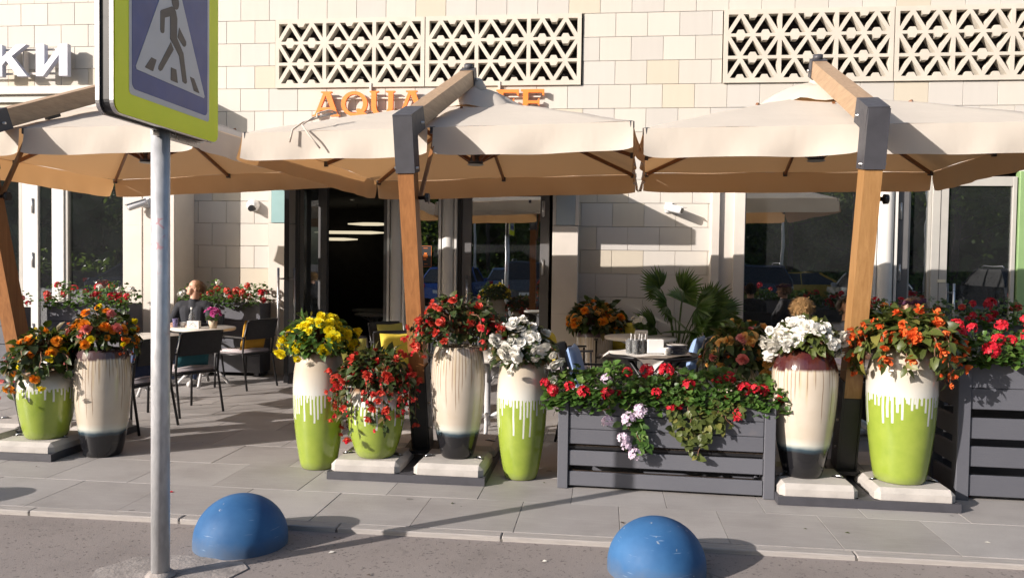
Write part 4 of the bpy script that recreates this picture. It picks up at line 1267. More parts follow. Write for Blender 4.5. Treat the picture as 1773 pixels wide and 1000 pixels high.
def begonia(label, x, y_, z, rx, rz, nleaf, flowers, seed, leafm='leaf', arms=0, arm_len=.28, arm_dir=None, ll=(.042, .080), up=.35, cat='flowers', group='begonias in the tall pots', spread=.55, name='begonia_plant'):
    """mounded or trailing begonia. flowers: list of (kind, colour, count, scale)"""
    rg = np.random.default_rng(seed)
    t = thing(name, label, cat, (x, y_, z), 0, group)
    P, D, N, L_, W_ = [], [], [], [], []
    lump = rg.uniform(0, 6.28, 4)
    def shape(d):
        az = math.atan2(d[1], d[0])
        return 1 + .14 * math.sin(2 * az + lump[0]) + .10 * math.sin(3 * az + lump[1]) + .08 * math.sin(5 * az + lump[2])
    stems = MB()
    for d in sphere_dirs(int(nleaf * 1.9), rg, -.28):
        s = shape(d) * rg.uniform(.55, 1.0) ** .6
        p = np.array([d[0] * rx * s, d[1] * rx * s, max(d[2], -.5) * rz * s + (.02 if d[2] > 0 else 0)])
        out = d * np.array([1, 1, .6]) + rg.normal(0, .35, 3) + np.array([0, 0, -.35])
        nn = d * .6 + np.array([0, 0, .8]) + rg.normal(0, .35, 3)
        P.append(p); D.append(out); N.append(nn)
        l = rg.uniform(ll[0] * .55, ll[1] * 1.15); L_.append(l); W_.append(l * rg.uniform(.45, .78))
        if rg.random() < .22: stems.tube([(0, 0, -.02), tuple(p * .5 + np.array([0, 0, .03])), tuple(p)], [.006, .005, .003], 5, caps=False)
    ends = []
    for a in range(arms):
        if arm_dir is not None and a < len(arm_dir): az = arm_dir[a] + rg.uniform(-.18, .18)
        else: az = rg.uniform(0, 2 * PI)
        o = np.array([math.cos(az), math.sin(az), 0])
        Ln = arm_len * rg.uniform(.55, 1.15)
        r0 = rx * .6; reach = rx * rg.uniform(.30, spread) + .02
        pts = []
        h0 = rz * rg.uniform(.15, .55)
        for q in np.linspace(0, 1, 9):
            sw = math.sin(min(q * 1.7, 1) * PI / 2)
            p = o * (r0 + reach * sw) + np.array([0, 0, h0 + .05 * math.sin(q * PI) - Ln * max(0, q - .12) ** 1.4 * 1.15])
            p = p + rg.normal(0, .006, 3); pts.append(p)
        stems.tube([tuple(p) for p in pts], [.005] * 5 + [.004, .004, .003, .002], 5, caps=False)
        for k in range(int(14 * Ln / .28) + 4):
            q = rg.uniform(.05, 1); i = min(int(q * 8), 7); p = pts[i] + (pts[i + 1] - pts[i]) * (q * 8 - i)
            out = o * rg.uniform(-.2, .9) + rg.normal(0, .55, 3) + np.array([0, 0, -.75])
            nn = o * .9 + np.array([0, 0, .45]) + rg.normal(0, .3, 3)
            P.append(p); D.append(out); N.append(nn); l = rg.uniform(ll[0] * .9, ll[1] * .95); L_.append(l); W_.append(l * rg.uniform(.42, .62))
        ends.append((pts, o))
    fo = link(bpy.data.objects.new('foliage', leaf_mesh('foliage', P, D, N, L_, W_, M[leafm], .3, .16, seed)), t)
    fo['kind'] = 'stuff'
    if stems.v: stems.build('stems', M['stem'], t)['kind'] = 'stuff'
    for kind, col, cnt, sc in flowers:
        for k in range(int(cnt * 1.8)):
            hang = kind in ('bell', 'bud') and ends and rg.random() < .8
            if hang or (kind == 'double' and ends and rg.random() < .35):
                pts, o = ends[int(rg.integers(0, len(ends)))]
                i = int(rg.integers(2, 9)); p = pts[i] + o * rg.uniform(.0, .03) + rg.normal(0, .016, 3) + np.array([0, -.012, -.02])
                nn = o * .5 + np.array([0, -.35, -.65]) + rg.normal(0, .3, 3)
            else:
                d = sphere_dirs(1, rg, -.1)[0]
                if d[1] > .35 and rg.random() < .75: d[1] = -d[1]
                s = shape(d) * rg.uniform(.92, 1.10)
                p = np.array([d[0] * rx * s, d[1] * rx * s, d[2] * rz * s + .02])
                nn = d + np.array([0, -.35, .15]) + rg.normal(0, .25, 3)
            put_blossom(t, kind, col, p, nn, sc * rg.uniform(.55, 1.15), rg)
    return t
def over(key, dz=.03):
    x, y_, z, H = POTS[key][:4]
    return x, y_, z + H + dz
F_ = -PI / 2      # towards the street
begonia('mound of yellow double begonias in the tall lime green pot', *over('yellow', .06), .265, .19, 430, [('double', 'yellow', 36, 1.2), ('bud', 'yellow', 10, 1.0)], 1, 'leaf_bright', 5, .16, [F_ - 1.2, F_ + 1.3, F_ - .3, 2.6, .4], spread=.35)
begonia('red begonias hanging over the short lime green pot', *over('short', .10), .215, .17, 300, [('bell', 'red', 46, 1.1), ('bud', 'crimson', 44, 1.1), ('double', 'red', 12, .85)], 2, 'leaf', 22, .42, [F_, F_ - .5, F_ + .5, F_ - 1.0, F_ + 1.0, F_ - 1.5, F_ + 1.4, F_ + .2, F_ - .2, F_ + 1.7, F_ - 1.8], spread=.75)
begonia('tall red begonias in the streaked pot right of the middle mast', *over('red', .13), .245, .23, 360, [('bell', 'red', 34, 1.1), ('double', 'red', 14, .85), ('bud', 'crimson', 30, 1.1)], 3, 'leaf', 20, .26, [F_, F_ - .6, F_ + .6, F_ - 1.2, F_ + 1.1, F_ + 1.4, F_ + 1.6, F_ + 1.5], spread=.85)
begonia('white double begonias in the lime green pot beside the flower box', *over('white', .06), .205, .19, 330, [('double', 'white', 42, 1.2)], 4, 'leaf', 10, .16, [F_, F_ + .7, F_ - .6, F_ + 1.3, F_ - 1.2], spread=.55)
begonia('white double begonias over the maroon shouldered pot', *over('maroon', .07), .225, .125, 330, [('double', 'white', 50, 1.2)], 5, 'leaf_olive', 4, .10, [F_ - 1.3, F_ + 1.2, PI, F_ - .8], spread=.5)
begonia('orange red begonias with olive leaves in the large right lime green pot', *over('orange', .06), .265, .165, 280, [('bell', 'coral', 38, 1.15), ('double', 'coral', 12, 1.0), ('bud', 'coral', 34, 1.15)], 6, 'leaf_olive', 18, .30, [F_ - 1.1, F_ - .9, F_ + 1.1, F_ + 1.3, F_ + .9, F_ - 1.3, F_ + 1.5, F_ - 1.5], ll=(.06, .12), spread=.7)
begonia('orange begonias spilling from the short pot at the left edge', *over('lshort', .10), .25, .20, 260, [('double', 'orange', 12, 1.15), ('double', 'yellow', 8, .8), ('bud', 'pink', 16, 1.2)], 7, 'leaf', 14, .28, [PI, PI + .4, F_ - .4, F_, PI - .3, F_ - 1.0], ll=(.06, .105), spread=.8)
begonia('mixed orange, pink and yellow begonias in the tall pot left of the sign pole', *over('ltall', .09), .235, .205, 300, [('double', 'orange', 13, 1.1), ('double', 'pink', 8, 1.1), ('double', 'yellow', 7, .9), ('bud', 'coral', 24, 1.1)], 8, 'leaf', 10, .16, [F_ - 1, F_ + 1, F_, PI], spread=.5)
begonia('apricot begonias in the shaded pot behind the grey flower box', 1.10, 6.60, .90, .26, .22, 280, [('double', 'apricot', 22, 1.35), ('double', 'pink', 4, 1.1), ('bud', 'coral', 8, 1.2)], 9, 'leaf', 14, .26, [F_, F_ - .6, F_ + .6, F_ - 1.2, F_ + 1.2], ll=(.06, .11), spread=.7)
begonia('dark leaved orange begonias in the brown pot by the tiled wall', -.13, 10.45, .84, .33, .24, 260, [('double', 'orange', 14, 1.5), ('double', 'apricot', 8, 1.4)], 10, 'leaf', 8, .2, None, ll=(.08, .14), spread=.5)

# ---- geraniums and trailing vine of the boxes
def geranium_bed(label, x0, x1, y0, y1, z, h, n, heads, seed, leafm='leaf_bright', drape=.08, stalk=.09, cat='flowers', name='geranium_bed', extra=None):
    rg = np.random.default_rng(seed)
    t = thing(name, label, cat, ((x0 + x1) / 2, (y0 + y1) / 2, z), 0, 'geraniums in the flower boxes')
    w, d = (x1 - x0) / 2, (y1 - y0) / 2
    P, D, N, L_, W_ = [], [], [], [], []
    ph = rg.uniform(0, 6, 4)
    def top(u, v): return h * (.72 + .22 * math.sin(u * 9 + ph[0]) + .16 * math.sin(u * 17 + ph[1]) + .1 * math.sin(v * 13 + ph[2])) * (1 - .55 * abs(v / d) ** 3) 
    for k in range(n):
        u = rg.uniform(-w, w); v = rg.uniform(-d, d)
        if rg.random() < .35: v = -d * rg.uniform(.85, 1.12)
        q = rg.random() ** .5
        zt = top(u, v)
        p = np.array([u, v, -drape * (1 if v < -d * .8 else .2) + (zt + drape) * q])
        out = np.array([u / w * .4 + rg.normal(0, .5), (v / d) * .6 + rg.normal(0, .5) - .2, rg.normal(-.1, .3)])
        nn = np.array([rg.normal(0, .35), -.35 + rg.normal(0, .35), 1.0])
        P.append(p); D.append(out); N.append(nn); l = rg.uniform(.035, .062); L_.append(l); W_.append(l * rg.uniform(.85, 1.15))
    fo = link(bpy.data.objects.new('foliage', leaf_mesh('foliage', P, D, N, L_, W_, M[leafm], .1, .22, seed)), t); fo['kind'] = 'stuff'
    st = MB()
    for (hx_, hv, hz, col, sc) in heads:
        p = np.array([hx_ - (x0 + x1) / 2, hv * d, hz])
        st.tube([(p[0] * .97, p[1] * .5, min(0, hz - .05)), (p[0], p[1] * .8, hz - .05), tuple(p)], .003, 5, caps=False)
        put_blossom(t, 'umbel', col, p, (rg.normal(0, .2), -.5, .8), sc * rg.uniform(.70, .98), rg)
    if st.v: st.build('stems', M['stem_green'], t)['kind'] = 'stuff'
    return t
rg0 = np.random.default_rng(77)
H1 = []
for (px, pv, pz, c, s) in [(-.36, -1.0, .065, 'crimson', 1.15), (-.24, -.9, .09, 'crimson', 1.1), (-.14, -1.0, .06, 'crimson', 1.2), (-.42, -.6, .10, 'crimson', 1.0), (.03, -1.0, .055, 'crimson', 1.15), (.11, -.9, .05, 'crimson', 1.05),
                           (.02, -.5, .14, 'lavender', 1.15), (.07, -.4, .15, 'lavender', .9), (.17, -.3, .19, 'crimson', .9), (.31, -.4, .21, 'crimson', 1.25), (.44, -.5, .21, 'crimson', 1.35), (.37, -1.0, .07, 'crimson', 1.2),
                           (.60, -.6, .12, 'crimson', 1.1), (.47, -1.1, -.03, 'crimson', .95), (.53, -1.1, -.01, 'crimson', .85), (.80, -.3, .15, 'crimson', 1.1), (.90, -.2, .17, 'crimson', 1.1), (.98, -.7, .11, 'crimson', 1.2), (1.05, -.8, .12, 'crimson', 1.0), (1.12, -.5, .10, 'crimson', 1.0),
                           (.92, -1.15, -.06, 'crimson', 1.15), (1.23, -.8, .05, 'crimson', 1.05), (1.29, -.9, .0, 'crimson', .9), (.86, -.9, .05, 'crimson', .7),
                           (.255, -1.30, -.045, 'lavender', 1.2), (.175, -1.32, -.105, 'lavender', 1.25), (.03, -1.30, -.125, 'lavender', 1.1), (.145, -1.33, -.24, 'lavender', 1.15), (.165, -1.34, -.295, 'lavender', .9), (.225, -1.36, -.345, 'lavender', 1.2)]:
    H1.append((px, pv, pz, c, s))
geranium_bed('red and pale lavender geraniums filling the grey flower box', -.42, 1.27, 5.68, 6.15, .635, .20, 1700, H1, 31)
H2 = [(2.42, -1.0, .21, 'crimson', 1.3), (2.62, -1.1, .10, 'crimson', 1.5), (2.73, -.6, .16, 'crimson', 1.2), (2.84, -.4, .15, 'crimson', 1.2), (2.80, -.2, .25, 'crimson', 1.3), (2.95, -.5, .19, 'crimson', 1.3), (2.98, -.2, .29, 'crimson', 1.2), (3.02, -1.0, .09, 'crimson', 1.1), (2.58, .5, .23, 'crimson', 1.2), (2.40, .7, .26, 'crimson', 1.2), (2.30, .8, .22, 'crimson', 1.1), (3.2, -.6, .2, 'crimson', 1.3), (2.68, .4, .22, 'crimson', 1.0), (2.48, -.2, .14, 'crimson', .9)]
geranium_bed('bright green geraniums with large red heads in the tall right box', 2.42, 4.05, 5.83, 6.40, .955, .22, 1700, H2, 37, drape=.02)
# trailing vine hanging down the front of the grey box
def vine(label, strands, seed, x, y_, z, leafm='leaf_olive'):
    rg = np.random.default_rng(seed)
    t = thing('trailing_vine', label, 'plant', (x, y_, z), 0)
    P, D, N, L_, W_ = [], [], [], [], []; st = MB()
    for (sx, ln, dense) in strands:
        pts = []
        for q in np.linspace(0, 1, 8):
            pts.append(np.array([sx + .05 * math.sin(q * 5 + sx * 9) * q, .06 * (1 - min(1, q * 3)) - .025 - .02 * q * rg.uniform(.5, 1.5), .06 * math.sin(min(q * 4, 1) * PI) * (1 - q) - ln * q]))
        st.tube([tuple(p) for p in pts], .003, 5, caps=False)
        for k in range(int(dense * ln * 100)):
            q = rg.random(); i = min(int(q * 7), 6); p = pts[i] + (pts[i + 1] - pts[i]) * (q * 7 - i) + rg.normal(0, .012, 3)
            P.append(p); D.append(np.array([rg.normal(0, .8), -.35 + rg.normal(0, .2), -.5 + rg.normal(0, .4)])); N.append(np.array([rg.normal(0, .3), -1.0, .6 + rg.normal(0, .3)]))
            l = rg.uniform(.04, .072); L_.append(l); W_.append(l * rg.uniform(.6, .8))
    fo = link(bpy.data.objects.new('foliage', leaf_mesh('foliage', P, D, N, L_, W_, M[leafm], .15, .12, seed)), t); fo['kind'] = 'stuff'
    st.build('stems', M['stem'], t)['kind'] = 'stuff'
vine('leafy green vine hanging down the front of the grey flower box', [(.48, .20, 1.0), (.53, .26, 1.0), (.58, .22, 1.0), (.62, .32, 1.0), (.655, .36, 1.0), (.70, .40, 1.0), (.74, .30, 1.1), (.78, .22, 1.0), (.83, .18, 1.0), (.87, .15, 1.1), (.45, .13, 1.0), (.93, .10, .9)], 5, 0, 5.675, .665)
vine('thin geranium trail with bright leaves beside the lavender flowers', [(.20, .10, .8), (.17, .16, .6), (.255, .30, .8), (.28, .27, .9), (.03, .05, .8)], 6, 0, 5.675, .62, 'leaf_bright')

# ---- plank boxes of geraniums along the windows and the wall
def back_box(label, plabel, x, y_, W_, D_, H_, seed, cols, h=.2):
    t = thing('window_box', label, 'planter', (x, y_, 0), 0, 'dark flower troughs along the facade')
    nb = 4
    for k in range(nb):
        z0 = .06 + k * (H_ - .06) / nb
        b = MB().box(0, W_, 0, .025, z0, z0 + (H_ - .06) / nb - .006, bev=.003); b.build('plank', M['charcoal_wood'], t)
    b = MB().box(0, .025, .026, D_, .06, H_); b.box(W_ - .025, W_, .026, D_, .06, H_); b.box(.026, W_ - .026, D_ - .025, D_, .06, H_); b.build('end_panel', M['charcoal_wood'], t)
    for px in (.04, W_ - .10):
        for py in (.04, D_ - .10): MB().box(px, px + .06, py, py + .06, 0, .058).build('foot', M['charcoal_wood'], t)
    MB().box(.03, W_ - .03, .03, D_ - .03, H_ - .12, H_ - .03).build('soil', M['soil'], t)
    rg = np.random.default_rng(seed)
    hd = []
    for k in range(int(W_ * 17)):
        hd.append((x + rg.uniform(-.04, W_ + .04), rg.uniform(-1.1, .8), rg.uniform(.04, h * 1.15), cols[int(rg.integers(0, len(cols)))], rg.uniform(1.0, 1.6)))
    geranium_bed(plabel, x - .05, x + W_ + .05, y_ - .04, y_ + D_, H_, h, int(W_ * 480), hd, seed, 'leaf_bright', drape=.09)
back_box('dark flower trough under the left shop window', 'red and white geraniums in the trough below the left shop window', -7.28, 9.75, 1.12, .35, 1.0, 51, ['crimson', 'crimson', 'white', 'red', 'pink'])
back_box('dark flower trough against the tiled wall behind the seated man', 'red and white geraniums on the trough behind the seated man', -5.75, 10.42, 1.10, .35, 1.0, 52, ['crimson', 'red', 'white', 'red'], .24)
back_box('dark flower trough at the left picture edge', 'red geraniums at the left picture edge behind the mast', -8.6, 9.2, 1.25, .35, .95, 53, ['crimson', 'red'])
back_box('dark flower trough below the right shop windows', 'red geraniums in front of the right shop windows', 3.0, 9.6, 1.7, .35, .98, 54, ['crimson', 'crimson', 'red'], .22)

# ---- fan palm by the tiled wall
pm = thing('fan_palm', 'fan palm with pointed leaves standing against the tiled wall', 'palm', (.92, 10.35, 0))
MB().lathe([(0, 0), (.17, 0), (.21, .40), (.20, .42), (.185, .38)], 32).build('pot', M['plastic_black'], pm)
MB().lathe([(0, .37), (.185, .37)], 24).build('soil', M['soil'], pm)
st = MB()
rg = np.random.default_rng(9)
FR_ = [(-.24, -.15, 1.20, -2.2, .9), (.06, -.1, 1.16, 1.3, 1.05), (-.30, -.25, .80, 0, .9), (.40, -.30, .78, 0, .95), (.0, -.38, .74, 0, 1.0), (.60, -.2, .72, 0, .9), (.36, -.15, 1.02, .15, .95), (-.16, -.25, .98, 2.7, 1.0), (.20, -.3, .96, .6, 1.0), (.42, -.2, .86, -.15, 1.0), (-.05, -.25, .88, -2.0, 1.0), (.32, -.28, .85, -.9, 1.0), (-.32, -.2, .82, 3.0, .9), (.05, .1, 1.02, 1.8, .9), (.52, 0, .92, .1, .9), (.18, -.35, .82, -1.4, .9)]
for (fx, fy, fz, a0, s) in FR_:
    fz += .12 if fz > .9 else .03
    st.tube([(0, 0, .38), (fx * .45, fy * .5, .38 + (fz - .38) * .62), (fx * .85, fy * .9, fz - .05), (fx, fy, fz)], [.010, .008, .006, .005], 6)
    P, D, N, L_, W_ = [], [], [], [], []
    hv = Vector((fx, fy - .15, .25)).normalized()
    cu_ = Vector((math.cos(a0), -.25, math.sin(a0))).normalized()
    if cu_.z < -.2: cu_.z *= -.2; cu_.normalize()
    cu_ = (Vector((fx, fy, 0)).normalized() * .8 + Vector((0, 0, .55 if fz > 1.1 else .15))).normalized()
    nrm = Vector((0, -1, .45)); nrm = (nrm - cu_ * nrm.dot(cu_)).normalized(); sd2 = cu_.cross(nrm)
    for k in range(23):
        a = (k - 11) / 11 * 1.5
        d = cu_ * math.cos(a) + sd2 * math.sin(a) + nrm * .05
        P.append((fx, fy, fz)); D.append(d); N.append(nrm + sd2 * rg.normal(0, .4)); l = .37 * s * (1 - .28 * abs(a) / 1.5) * rg.uniform(.9, 1.08); L_.append(l); W_.append(.042 * s)
    link(bpy.data.objects.new('frond', leaf_mesh('frond', P, D, N, L_, W_, M['leaf_palm'], .18, .3, int(fz * 100))), pm)
st.build('stalks', M['stem_green'], pm)
# ================================================================== furniture
M['mesh_black'] = simple('black_weave', (.022, .022, .026), .6, var=.2, vs=30, bump=.5, bs=220, bd=.003)
M['seat_cloth'] = simple('mauve_grey_cloth', (.42, .38, .40), .85, var=.06, vs=5, bump=.2, bs=200)
M['table_top'] = simple('pale_laminate', (.62, .59, .54), .35, var=.04, vs=3)
M['cast_alu'] = simple('white_cast_metal', (.55, .55, .56), .4, var=.06)
def cloth(name, c): return simple(name, c, .85, var=.10, vs=6, bump=.35, bs=160)
CL = {'mustard': cloth('mustard_cloth', (.50, .26, .02)), 'teal': cloth('teal_cloth', (.02, .115, .145)), 'navy': cloth('navy_cloth', (.025, .04, .10)), 'lime': cloth('lime_cloth', (.42, .40, .09)), 'yellow': cloth('yellow_cloth', (.60, .47, .05)), 'blue': cloth('light_blue_cloth', (.22, .33, .56))}

def make_chair(label):
    t = thing('armchair', label, 'chair', (0, 0, 0), 0, 'black terrace armchairs')
    fr = M['black_steel']
    for s in (-1, 1):
        b = MB(); b.tube([(s * .255, .25, 0), (s * .25, .235, .64)], .0125, 8); b.build('leg', fr, t)
        b = MB(); b.tube([(s * .255, -.30, 0), (s * .245, -.215, .44), (s * .245, -.235, .62), (s * .24, -.30, .845)], .0125, 8); b.build('leg', fr, t)
        b = MB(); b.bar((s * .255, -.245, .645), (s * .255, .26, .655), .042, .018); b.build('armrest', fr, t)
    b = MB()
    b.tube([(-.25, .235, .425), (.25, .235, .425)], .011, 8); b.tube([(-.245, -.21, .425), (.245, -.21, .425)], .011, 8)
    for s in (-1, 1): b.tube([(s * .248, -.21, .425), (s * .25, .235, .425)], .011, 8)
    b.build('seat_frame', fr, t)
    MB().box(-.238, .238, -.20, .225, .42, .43).build('seat', M['mesh_black'], t)
    # curved backrest
    vs = []; fs = []
    for i in range(9):
        u = -1 + i / 4
        for j in range(7):
            q = j / 6
            z = .62 + .235 * q
            yv = -.222 - (z - .48) * .21 - .028 * (1 - u * u)
            r = 1 - .06 * q ** 6
            vs.append((u * .238 * r, yv, z + .006 * (1 - u * u) * q))
    for i in range(8):
        for j in range(6):
            k = i * 7 + j; fs.append((k, k + 7, k + 8, k + 1))
    bk = MB().add(vs, fs, 0, True)
    off = len(bk.v); bk.add([(x, yy - .012, z) for x, yy, z in vs], [tuple(reversed(f)) for f in fs], 0, True)
    bk.build('backrest', M['mesh_black'], t)
    b = MB(); b.tube([(u * .24, -.222 - (.855 - .48) * .21 - .028 * (1 - u * u) - .006, .853 + .006 * (1 - u * u)) for u in np.linspace(-1, 1, 11)], .0115, 8); b.build('top_rail', fr, t)
    bm = bmesh.new(); bmesh.ops.create_cube(bm, size=1)
    for v in bm.verts: v.co = (v.co.x * .47, v.co.y * .44 + .015, v.co.z * .045 + .455)
    bmesh.ops.bevel(bm, geom=bm.edges[:], offset=.02, segments=3, affect='EDGES')
    MB().bm(bm, smooth=True).build('seat_cushion', M['seat_cloth'], t)
    return t
def make_pillow(label, col, loc, rz, tilt=-.28, w=.40, h=.38, th=.12):
    """soft square pillow; local +Y is its front, leaning back"""
    t = bpy.data.objects.new('pillow', None)
    vs = []; fs = []; n = 12
    for sgn_ in (-1, 1):
        for i in range(n + 1):
            for j in range(n + 1):
                u, v = -1 + 2 * i / n, -1 + 2 * j / n
                pu = u * (1 - .07 * (1 - abs(v)) ** 1) ; pv = v * (1 - .07 * (1 - abs(u)))
                pinch = max(0.0, (1 - u ** 4) * (1 - v ** 4)) ** .5
                y_ = sgn_ * th / 2 * pinch * (1 + .06 * math.sin(u * 7 + v * 4))
                vs.append((pu * w / 2, y_, (pv + 1) * h / 2))
    m_ = (n + 1) ** 2
    for sgn_ in (0, 1):
        for i in range(n):
            for j in range(n):
                k = sgn_ * m_ + i * (n + 1) + j
                f = (k, k + n + 1, k + n + 2, k + 1)
                fs.append(f if sgn_ == 0 else tuple(reversed(f)))
    o = MB().add(vs, fs, 0, True).build('pillow', CL[col])
    o.location = loc; o.rotation_euler = (tilt * -1, 0, rz)
    tag(o, label, 'pillow', 'loose chair pillows')
    return o
proto = [None]
def chair(label, x, y_, rz, pillow=None, pl=None):
    if proto[0] is None: proto[0] = t = make_chair(label)
    else: t = copy_tree(proto[0], None, label)
    t.location = (x, y_, 0); t.rotation_euler = (0, 0, R(rz))
    if pillow:
        f = Vector((-math.sin(R(rz)), math.cos(R(rz)), 0))
        p = Vector((x, y_, .482)) - f * .115
        make_pillow(pl, pillow, p, R(rz), tilt=-.24)
    return t
chair('black armchair with mustard pillow facing the round table of the seated man', -4.50, 9.64, 69, 'mustard', 'mustard yellow pillow on the armchair left of the yellow begonias')
chair('black armchair with teal pillow just right of the sign pole', -4.36, 7.92, 63, 'teal', 'dark teal pillow on the armchair right of the sign pole')
chair('black armchair with navy pillow partly hidden by the sign pole', -4.40, 7.06, 80, 'navy', 'navy pillow on the armchair behind the sign pole')
chair('black armchair under the seated man by the flower trough', -5.36, 9.98, 172)
chair('black armchair with lime pillow right behind the short red begonia pot', -2.33, 7.32, -140, 'lime', 'lime pillow on the armchair nearest the yellow begonias')
chair('black armchair with crumpled yellow pillow behind the short red begonia pot', -2.05, 8.05, -150, 'yellow', 'yellow pillow on the second armchair behind the red begonias')
chair('black armchair standing by the round column of the entrance', -2.42, 9.35, -125, 'lime', 'olive lime pillow on the armchair by the entrance column')
chair('black armchair with light blue pillow behind the white begonias', -.10, 7.42, -96, 'blue', 'light blue pillow on the armchair behind the white begonias')
chair('black armchair with yellow pillow against the entrance jamb', -.42, 9.0, -80, 'yellow', 'yellow pillow on the armchair near the entrance jamb')
chair('black armchair with yellow pillow behind the round table by the palm', .18, 10.38, 172, 'yellow', 'yellow pillow behind the round table by the palm')
chair('black armchair with blue pillow behind the serving table', .82, 8.75, 72, 'blue', 'blue pillow on the armchair behind the stacked plates')
chair('black armchair at the white table behind the maroon pot', 1.30, 7.05, -60)
chair('black armchair under the blond guest behind the right parasol mast', 1.77, 7.60, -35)
chair('black armchair under the guest in the dark printed shirt', 2.42, 8.45, 176)
chair('black armchair under the guest hidden by the orange begonias', 2.98, 8.2, 100)

def round_table(label, x, y_, r=.39, h=.74, mt='table_top', foot='cast_alu', rot=.3, grp='round terrace tables'):
    t = thing('round_table', label, 'table', (x, y_, 0), rot, grp)
    MB().lathe([(0, h - .035), (r - .012, h - .035), (r, h - .028), (r, h - .006), (r - .008, h), (0, h)], 56).build('top', M[mt], t)
    MB().lathe([(.03, .13), (.03, h - .09), (.12, h - .04), (.12, h - .036)], 20).build('column', M[foot], t)
    for k in range(4):
        a = PI / 2 * k
        b = MB()
        pts = [(.03, .16), (.10, .20), (.20, .15), (.28, .06), (.31, .02)]
        b.tube([(q * math.cos(a), q * math.sin(a), z) for q, z in pts], [.022, .020, .018, .018, .022], 8); b.build('foot', M[foot], t)
        b = MB()
        b.tube([(.03 * math.cos(a), .03 * math.sin(a), h - .25), (.10 * math.cos(a), .10 * math.sin(a), h - .12), (.25 * math.cos(a), .25 * math.sin(a), h - .045)], .010, 6); b.build('brace', M[foot], t)
    return t
round_table('pale round table with pink flowers in front of the seated man', -5.03, 9.60)
round_table('pale round table behind the tall pot left of the sign pole', -5.05, 8.40, rot=.9)
round_table('pale round table behind the streaked pot and red begonias', -1.08, 7.42, rot=.1)
round_table('pale round table with white card stand in front of the palm', .43, 9.78, .43)
round_table('white round table with papers behind the right parasol mast', 2.27, 7.62, .42, rot=.5)
# serving table: dark tray on folding legs
tr = thing('serving_table', 'dark round tray table with glasses and plates behind the grey flower box', 'table', (.47, 7.80, 0))
MB().lathe([(0, .72), (.40, .72), (.425, .735), (.43, .755), (.422, .755), (.415, .742), (0, .735)], 56).build('tray', M['black_steel'], tr)
for s in (-1, 1):
    b = MB(); b.tube([(-.26, s * .22, 0), (.24, s * .22, .715)], .013, 8); b.build('leg', M['black_steel'], tr)
    b = MB(); b.tube([(.26, s * .20, 0), (-.24, s * .20, .715)], .013, 8); b.build('leg', M['black_steel'], tr)
nap = MB()
vs = []; fs = []
for i in range(11):
    for j in range(11):
        u, v = -1 + i / 5, -1 + j / 5
        x, y_ = (u + v) * .24, (u - v) * .26
        r = math.hypot(x, y_)
        vs.append((x, y_, .758 - max(0, r - .40) * 1.1 + .004 * math.sin(u * 5 + v * 7)))
for i in range(10):
    for j in range(10): k = i * 11 + j; fs.append((k, k + 11, k + 12, k + 1))
o = MB().add(vs, fs, 0, True).build('cloth', simple('white_cloth', (.72, .71, .68), .9, var=.05)); o.location = (.43, 7.78, .002)
tag(o, 'white cloth spread on the dark serving table', 'cloth')

# ---- things on the tables
M['drinkglass'] = None
def dglass():
    k = NT('drinking_glass'); k.col((.9, .93, .95)); k.set(Roughness=.03); k.b.inputs['Transmission Weight'].default_value = .85; k.b.inputs['IOR'].default_value = 1.3
    return k.m
M['drinkglass'] = dglass()
M['porcelain'] = simple('white_porcelain', (.75, .75, .74), .2, var=.02)
M['plate_blue'] = simple('dark_blue_plate', (.03, .04, .085), .25, var=.1)
gl_me = MB().lathe([(0, .004), (.026, .002), (.030, .008), (.034, .13), (.0325, .13), (.029, .012), (0, .010)], 18).mesh('tumbler', M['drinkglass'])
k_ = 0
gpos = [(.235, 7.70), (.29, 7.66), (.345, 7.70), (.26, 7.78), (.32, 7.78), (.375, 7.77)]
for i, (x, y_) in enumerate(gpos):
    o = inst('drinking_glass', gl_me, None, (x, y_, .762)); tag(o, 'clear drinking glass in the cluster left of the napkins on the serving table', 'glass', 'cluster of glasses on the serving table')
st_me = MB().tube([(0, 0, 0), (.01, 0, .17)], .0035, 6).mesh('straw', M['porcelain'])
for i, (x, y_) in enumerate(gpos):
    o = inst('straw', st_me, None, (x, y_, .776), (random.uniform(-.1, .1), random.uniform(-.12, .06), 0)); tag(o, 'white straw standing in the cluster of drinking glasses', 'straw', 'straws in the glasses')
nh = thing('napkin_holder', 'white napkin stack in a holder between glasses and plates', 'napkins', (.48, 7.72, .764), .2)
for k in range(9): MB().box(-.075, .075, -.028 + k * .0062, -.0235 + k * .0062, .004, .125 + .004 * (k % 3), bev=.001).build('napkin', M['porcelain'], nh)
MB().box(-.08, .08, -.034, .032, 0, .004).build('holder', M['steel'], nh)
pl_me = MB().lathe([(0, 0), (.055, 0), (.10, .014), (.10, .017), (.06, .006), (0, .005)], 36)
plb, plw = pl_me.mesh('plate', M['plate_blue']), pl_me.mesh('plate', M['porcelain'])
for k in range(6):
    o = inst('plate', plw if k == 5 else plb, None, (.685, 7.74, .764 + k * .0145)); tag(o, 'white plate on top of the stack on the serving table' if k == 5 else 'dark blue plate in the stack on the serving table', 'plate', 'stack of plates')
cup_me = MB().lathe([(0, 0), (.022, 0), (.036, .03), (.040, .06), (.037, .06), (.032, .03), (0, .008)], 20).mesh('cup', M['porcelain'])
for (x, y_, z, lb) in ((.585, 7.66, .764, 'white cup standing left of the plate stack'), (.59, 7.78, .764, 'white cup behind the plate stack'), (-5.28, 9.55, .74, 'white cup on the table of the seated man')):
    t = thing('cup', lb, 'cup', (x, y_, z)); inst('bowl', cup_me, t)
    b = MB(); b.tube([(.036, 0, .045), (.056, 0, .042), (.056, 0, .022), (.032, 0, .018)], .004, 6); b.build('handle', M['porcelain'], t)
